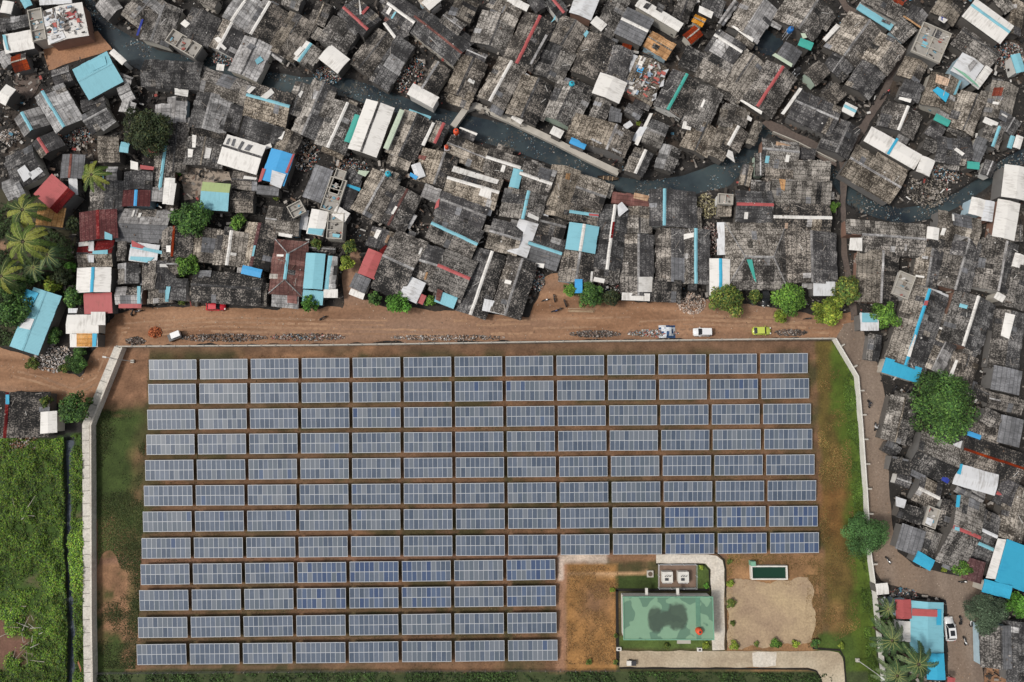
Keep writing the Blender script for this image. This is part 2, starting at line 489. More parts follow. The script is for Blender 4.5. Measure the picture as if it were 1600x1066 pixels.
    put((1.0 - np.hypot((qx - 1300) / 60, (qy - 890) / 40)) * (0.3 + n1), np.array([0.17, 0.10, 0.035]))
    put((qx - 1295 - (qy - 560) * 0.075 + (n1 - 0.5) * 26) / 10 * (qy < 640), np.array([0.085, 0.12, 0.018]))
    put((qx - (1321 + (qy - 560) * 0.085) + (n1 - 0.5) * 12) / 8, np.array([0.085, 0.14, 0.022]))
    put(np.minimum((qx - 1270) / 10, (qy - 985 + (n1 - 0.5) * 20) / 10), np.array([0.06, 0.095, 0.018]))
    put((qx - (1292 + (qy - 560) * 0.082) + (n1 - 0.5) * 44) / 12 * 0.85, np.array([0.066, 0.100, 0.014]))
    put((qx - (1324 + (qy - 560) * 0.085) + (n1 - 0.5) * 10) / 8, np.array([0.085, 0.145, 0.02]))
    # south edge
    put((qy - 1046) / 5, np.array([0.05, 0.065, 0.025]))
    c[m] = cc[m]
    # canals, stream and pond are cut into the sheet
    d = np.minimum(segdist(qx * 0.4 + PX * 0.6, qy * 0.4 + PY * 0.6, CANAL), segdist(qx * 0.4 + PX * 0.6, qy * 0.4 + PY * 0.6, CANAL2))
    dip = np.clip((3.0 - d) / 7.0, 0, 1)
    pond = inside(PX, PY, POND)
    dip = np.maximum(dip, pond * 0.9)
    ds = segdist(PX * 0.5 + qx * 0.5, PY, STREAM)
    dip2 = np.clip((2.0 - ds) / 4.0, 0, 1)
    Z -= dip * 1.9 + dip2 * 0.9
    bank = np.clip((14 - d) / 12, 0, 1) * (1 - comp)
    blend(None, (0.045, 0.042, 0.040), bank * 0.7)
    blend(None, (0.03, 0.035, 0.03), np.clip((6 - ds) / 5, 0, 1))
    far = (np.abs(X) > 170) | (Y > 120) | (Y < -100)
    c[far] = (0.12, 0.115, 0.09)
    ny, nx = X.shape
    idx = np.arange(ny * nx).reshape(ny, nx)
    q = np.stack([idx[:-1, :-1], idx[:-1, 1:], idx[1:, 1:], idx[1:, :-1]], -1).reshape(-1, 4)
    me = bpy.data.meshes.new('ground')
    me.vertices.add(ny * nx)
    me.vertices.foreach_set('co', np.stack([X, Y, Z], -1).astype(np.float32).ravel())
    me.loops.add(q.size)
    me.loops.foreach_set('vertex_index', q.ravel().astype(np.int32))
    me.polygons.add(len(q))
    me.polygons.foreach_set('loop_start', np.arange(0, q.size, 4, dtype=np.int32))
    me.update(calc_edges=True)
    a = me.attributes.new('col', 'FLOAT_COLOR', 'POINT')
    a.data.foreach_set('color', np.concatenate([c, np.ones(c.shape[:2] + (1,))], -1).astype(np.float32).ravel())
    g = me.attributes.new('comp', 'FLOAT', 'POINT')
    g.data.foreach_set('value', comp.astype(np.float32).ravel())
    m, t, b = new_mat('earth', 0.95)
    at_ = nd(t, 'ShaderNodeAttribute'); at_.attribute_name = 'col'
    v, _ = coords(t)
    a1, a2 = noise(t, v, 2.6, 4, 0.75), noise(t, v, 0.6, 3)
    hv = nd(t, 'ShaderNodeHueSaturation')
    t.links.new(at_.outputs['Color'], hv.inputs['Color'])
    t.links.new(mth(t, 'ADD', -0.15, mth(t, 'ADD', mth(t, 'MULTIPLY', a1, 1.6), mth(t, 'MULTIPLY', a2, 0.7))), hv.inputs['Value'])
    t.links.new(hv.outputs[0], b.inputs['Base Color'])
    me.materials.append(m)
    me.polygons.foreach_set('use_smooth', [True] * len(q))
    tag(link_mesh('ground', me), 'dark trodden earth, grass and bare soil under the whole settlement', 'ground', kind='structure')
build_ground()

def rough_poly(pts, z, step=0.9, jit=0.35, seed=0):
    r = random.Random(seed)
    P = [at(x, y, 0) for x, y in pts]
    kn = [r.uniform(-1, 1) for _ in range(400)]; acc = 0.0
    out = []
    for i, p in enumerate(P):
        q = P[(i + 1) % len(P)]
        n = max(1, int((q - p).length / step))
        d = (q - p).normalized() if (q - p).length else Vector((1, 0, 0))
        for k in range(n):
            o = p.lerp(q, k / n)
            acc += (q - p).length / n
            f_ = acc / 2.2; i_ = int(f_); f_ -= i_; f_ = f_ * f_ * (3 - 2 * f_)
            j = (kn[i_ % 400] * (1 - f_) + kn[(i_ + 1) % 400] * f_) * jit * 1.3 + r.uniform(-jit, jit) * 0.22
            out.append((o.x - d.y * j, o.y + d.x * j, z))
    return out
def strip_poly(line):
    L, Rr = [], []
    for i, (x, y, h) in enumerate(line):
        x0, y0, _ = line[max(i - 1, 0)]; x1, y1, _ = line[min(i + 1, len(line) - 1)]
        d = math.hypot(x1 - x0, y1 - y0); nx, ny = -(y1 - y0) / d, (x1 - x0) / d
        L.append((x + nx * h, y + ny * h)); Rr.append((x - nx * h, y - ny * h))
    return L + Rr[::-1]
def flat_sheet(name, pts3, mat, label, cat, kind='structure'):
    me = bpy.data.meshes.new(name)
    me.from_pydata(pts3, [], [tuple(range(len(pts3)))])
    me.materials.append(mat)
    bm = bmesh.new(); bm.from_mesh(me); bmesh.ops.triangulate(bm, faces=bm.faces[:]); bmesh.ops.recalc_face_normals(bm, faces=bm.faces[:])
    if bm.faces and sum(f.normal.z for f in bm.faces) < 0:
        bmesh.ops.reverse_faces(bm, faces=bm.faces[:])
    bm.to_mesh(me); bm.free()
    return tag(link_mesh(name, me), label, cat, kind=kind)
def soil_mat(key, a, b2, c2, s1=0.25, s2=2.5, rough=0.95, stretch=(1, 1, 1)):
    m, t, b = new_mat(key, rough)
    v, _ = coords(t, stretch)
    vv, _ = coords(t)
    n1, n2, n3 = noise(t, v, s1, 4), noise(t, vv, s2, 4, 0.7), noise(t, v, 0.09, 2)
    c = mixc(t, ramp(t, n1, 0.33, 0.67), a, b2)
    c = mixc(t, ramp(t, n3, 0.45, 0.7), c, c2)
    hv = nd(t, 'ShaderNodeHueSaturation')
    t.links.new(c, hv.inputs['Color'])
    t.links.new(mth(t, 'ADD', 0.45, mth(t, 'MULTIPLY', n2, 1.1)), hv.inputs['Value'])
    t.links.new(hv.outputs[0], b.inputs['Base Color'])
    MATS[key] = m
    return m
soil_mat('dirt_track', (0.20, 0.105, 0.058), (0.36, 0.205, 0.12), (0.26, 0.165, 0.115), 0.35, 1.6, stretch=(0.16, 1, 1))
soil_mat('worn_paving', (0.18, 0.135, 0.105), (0.27, 0.21, 0.165), (0.23, 0.165, 0.118), stretch=(1, 0.25, 1))
soil_mat('alley_mud', (0.10, 0.08, 0.07), (0.14, 0.11, 0.095), (0.12, 0.09, 0.075))
soil_mat('yard_sand', (0.38, 0.20, 0.11), (0.30, 0.165, 0.10), (0.42, 0.23, 0.13))
soil_mat('courtyard', (0.36, 0.30, 0.245), (0.28, 0.225, 0.18), (0.40, 0.34, 0.28), 0.5)
soil_mat('bare_yard', (0.40, 0.295, 0.19), (0.30, 0.215, 0.145), (0.46, 0.35, 0.21), 0.3)
soil_mat('pale_path', (0.62, 0.57, 0.49), (0.52, 0.46, 0.38), (0.66, 0.61, 0.54), 0.5)
soil_mat('brown_path', (0.42, 0.34, 0.24), (0.34, 0.27, 0.19), (0.50, 0.43, 0.32), 0.5)
flat_sheet('dirt_road', rough_poly(DIRT_ROAD, 0.07, step=0.6, jit=0.35, seed=1), MATS['dirt_track'], 'brown dirt road between the houses and the walled solar field', 'road')
soil_mat('wheel_worn', (0.30, 0.175, 0.105), (0.38, 0.235, 0.145), (0.25, 0.15, 0.095), 0.3, 1.5)
def track(line, seed, label):
    r = random.Random(seed); P = [(at(x, y), h * 0.135) for x, y, h in line]
    cs = []
    for (p, h0), (q, h1) in zip(P[:-1], P[1:]):
        n = max(2, int((q - p).length / 0.6)); d = (q - p).normalized()
        for k in range(n): cs.append((p.lerp(q, k / n), d, h0))
    V, F = [], []
    for p, d, h in cs:
        w1, w2 = h * r.uniform(0.5, 1.3), h * r.uniform(0.5, 1.3); nn = Vector((-d.y, d.x, 0))
        V += [(p.x + nn.x * w1, p.y + nn.y * w1, 0.088), (p.x - nn.x * w2, p.y - nn.y * w2, 0.088)]
    F = [(2 * i, 2 * i + 1, 2 * i + 3, 2 * i + 2) for i in range(len(cs) - 1) if vnoise(np.array([cs[i][0].x + 300]), np.array([cs[i][0].y * 3 + 300]), 0.09, 5 + seed, 2)[0] > 0.42 and r.random() > 0.05]
    me = bpy.data.meshes.new('wheel_track'); me.from_pydata(V, [], F); me.materials.append(MATS['wheel_worn'])
    tag(link_mesh('wheel_track', me), label, 'wheel track', kind='structure')
for y0_, sd_ in ((497, 31), (504, 32), (511, 33), (518.5, 34)):
    track([(190, y0_ + 9, 1.6), (330, y0_ - 1 , 2.0), (520, y0_ + 3, 1.6), (700, y0_ + 5, 2.2), (900, y0_ + 1, 1.7), (1080, y0_ - 4, 2.2), (1300, y0_ + 2, 1.6)], sd_, 'pale wheel track worn along the dirt road')
for pts_, sd_ in (([(0, 575, 2), (60, 588, 1.8), (115, 608, 2), (150, 590, 1.8), (172, 540, 1.8), (190, 506, 1.6)], 35), ([(0, 583, 1.8), (60, 597, 2), (118, 618, 1.8), (158, 596, 1.7), (180, 545, 1.7), (196, 513, 1.6)], 36)):
    track(pts_, sd_, 'pale wheel track curving along the western dirt road')
flat_sheet('paved_road', rough_poly(PAVED, 0.09, jit=0.15, seed=2), MATS['worn_paving'], 'worn grey brown paved road along the white wall', 'road')
flat_sheet('alley_path', rough_poly(strip_poly(ALLEY), 0.12, jit=0.15, seed=3), MATS['alley_mud'], 'narrow dark alley running through the houses', 'path')
flat_sheet('sand_lot', rough_poly([(67, 74), (152, 50), (176, 78), (78, 110)], 0.10, jit=0.2, seed=4), MATS['yard_sand'], 'bare orange sand lot by the canal', 'ground')
flat_sheet('brown_plot', rough_poly([(20, 118), (50, 104), (66, 130), (50, 152), (30, 156)], 0.10, jit=0.3, seed=14), MATS['alley_mud'], 'bare brown earth plot south of the dull brown roof', 'ground')
flat_sheet('courtyard', rough_poly([(290, 255), (356, 270), (362, 284), (318, 285), (312, 312), (288, 314), (284, 280)], 0.10, jit=0.25, seed=5), MATS['courtyard'], 'pale trodden courtyard among the houses', 'ground')
flat_sheet('bare_yard', rough_poly([(1138, 912), (1150, 907), (1172, 905), (1225, 908), (1262, 902), (1269, 915), (1271, 960), (1272, 985), (1268, 1003), (1230, 1008), (1140, 1012), (1134, 960)], 0.08, step=0.45, jit=0.5, seed=6), MATS['bare_yard'], 'bare tan yard beside the green roofed station', 'ground')
flat_sheet('concrete_path', rough_poly([(1025, 866), (1106, 866), (1120, 868), (1129, 876), (1132, 890), (1132, 1016), (1113, 1016), (1110, 890), (1102, 881), (1025, 880)], 0.10, jit=0.08, seed=7), MATS['pale_path'], 'pale concrete path round the green roofed station', 'path')
flat_sheet('entrance_path', rough_poly([(968, 1017), (1296, 1017), (1310, 1019), (1316, 1026), (1318, 1034), (1321, 1090), (1288, 1090), (1282, 1056), (1274, 1046), (1262, 1043), (968, 1042)], 0.12, jit=0.08, seed=8), MATS['brown_path'], 'broad tan concrete path south of the station', 'path')
flat_sheet('bridge_path', rough_poly([(1190, 192), (1200, 186), (1310, 240), (1306, 262), (1240, 226), (1215, 216)], 0.16, jit=0.12, seed=9), MATS['alley_mud'], 'brown path crossing the canal', 'path')
flat_sheet('corner_lot', rough_poly([(1538, 1040), (1640, 1048), (1640, 1110), (1538, 1110)], 0.10, jit=0.2, seed=10), MATS['dirt_track'], 'brown dirt lot beside the paved road', 'ground')

plain('drain_black', (0.018, 0.016, 0.014), 0.9, 0.3)
for pts, lab in (([(964, 922, 2.2), (965, 1040, 2.2)], 'black open drain along the west side of the station'), ([(962, 922, 2.2), (1108, 922, 2.2)], 'black open drain behind the station'),
                 ([(1025, 882, 0.9), (1100, 882, 0.9), (1108, 891, 0.9), (1110, 922, 0.9)], 'thin drain inside the bend of the pale path'), ([(1025, 864.5, 0.9), (1120, 864.5, 0.9), (1131, 875, 0.9), (1134, 890, 0.9), (1134.5, 1016, 0.9)], 'thin drain outside the bend of the pale path'),
                 ([(968, 1044, 1.3), (1262, 1045.5, 1.3), (1276, 1049, 1.3), (1284, 1066, 1.3), (1286, 1090, 1.3)], 'dark drain along the south edge of the tan path'), ([(1270, 1013, 1.5), (1312, 1016, 1.5), (1319, 1028, 1.2), (1323, 1090, 1.2)], 'dark drain round the outer corner of the tan path')):
    q = strip_poly(pts); n_ = len(pts)
    me = bpy.data.meshes.new('drain_channel'); me.from_pydata([(*at(x, y, 0.14)[:2], 0.14) for x, y in q], [], [(i, i + 1, 2 * n_ - 2 - i, 2 * n_ - 1 - i) for i in range(n_ - 1)]); me.materials.append(MATS['drain_black'])
    bm = bmesh.new(); bm.from_mesh(me); bmesh.ops.recalc_face_normals(bm, faces=bm.faces[:])
    if sum(f.normal.z for f in bm.faces) < 0: bmesh.ops.reverse_faces(bm, faces=bm.faces[:])
    bm.to_mesh(me); bm.free()
    tag(link_mesh('drain_channel', me), lab, 'drain', kind='structure')
flat_sheet('pale_paving', rough_poly([(1175, 1019), (1213, 1019), (1212, 1041), (1178, 1041)], 0.15, jit=0.25, seed=21), MATS['pale_path'], 'whitish newer paving in the tan path', 'path')
# water
mw, t, b = new_mat('canal_water', 0.18)
v, _ = coords(t)
a1 = noise(t, v, 0.10, 4)
a2 = noise(t, v, 1.4, 3, 0.7)
c = mixc(t, ramp(t, a1, 0.35, 0.65), (0.018, 0.026, 0.035), (0.060, 0.082, 0.088))
c = mixc(t, ramp(t, mth(t, 'MULTIPLY', a2, noise(t, v, 0.22, 3)), 0.30, 0.40), c, (0.085, 0.085, 0.075))
t.links.new(c, b.inputs['Base Color'])
bp = nd(t, 'ShaderNodeBump'); bp.inputs['Strength'].default_value = 0.15
t.links.new(noise(t, v, 3.0, 2), bp.inputs['Height']); t.links.new(bp.outputs[0], b.inputs['Normal'])
MATS['water'] = mw
ditch_mat, t2, b2_ = new_mat('ditch_water', 0.55)
b2_.inputs['Base Color'].default_value = (0.05, 0.065, 0.085, 1)
b2_.inputs['Specular IOR Level'].default_value = 0.15
def wide(line, k):
    return [(x, y, h + k) for x, y, h in line]
def strip_mesh(line, z):
    sp = strip_poly(line)
    n = len(line)
    P = [(*at(x, y, z)[:2], z) for x, y in sp]
    return P, [(i, i + 1, 2 * n - 2 - i, 2 * n - 1 - i) for i in range(n - 1)]
for nm, line, z, lab in (('canal_water', CANAL, -1.1, 'dark blue grey canal winding between the houses'), ('canal_water', CANAL2, -1.16, 'dark canal bend below the long brown barn roof'), ('stream_water', STREAM, -0.55, 'narrow dark ditch through the green field')):
    P, F = strip_mesh(wide(line, 2 if line is STREAM else 6), z)
    me = bpy.data.meshes.new(nm); me.from_pydata(P, [], F); me.materials.append(mw if nm != 'stream_water' else ditch_mat)
    bm = bmesh.new(); bm.from_mesh(me); bmesh.ops.recalc_face_normals(bm, faces=bm.faces[:])
    if sum(f.normal.z for f in bm.faces) < 0: bmesh.ops.reverse_faces(bm, faces=bm.faces[:])
    bm.to_mesh(me); bm.free()
    tag(link_mesh(nm, me), lab, 'water', kind='structure')
flat_sheet('pond_water', [(*at(x, y, -1.0)[:2], -1.0) for x, y in [(1168, 72), (1198, 36), (1234, 60), (1206, 94)]], mw, 'small black pond hemmed in by grey roofs', 'water')
# ------------------------------------------------------------------ houses: ridge line a-b, half widths on either side, roofing of each slope, ridge cap; p = patch of other sheeting
TILES = {'T1': (0, 0, 1.6875), 'T2': (260, 0, 1.6875), 'T3': (520, 0, 1.6875), 'T4': (780, 0, 1.6875), 'T5': (1040, 0, 1.6875), 'T6': (1300, 0, 1.875),
         'B1': (0, 170, 1.6875), 'B2': (260, 170, 1.6875), 'B3': (520, 170, 1.6875), 'B4': (780, 170, 1.6875), 'B5': (1040, 170, 1.6875), 'B6': (1300, 190, 1.875),
         'C1': (0, 340, 1.6875), 'C2': (260, 340, 1.6875), 'C3': (520, 340, 1.6875), 'C4': (780, 340, 1.6875), 'C5': (1040, 340, 1.6875), 'C6': (1300, 380, 1.875),
         'E1': (1300, 560, 1.875), 'E2': (1300, 740, 1.875), 'E3': (1300, 866, 1.875), 'F1': (0, 480, 1.875)}
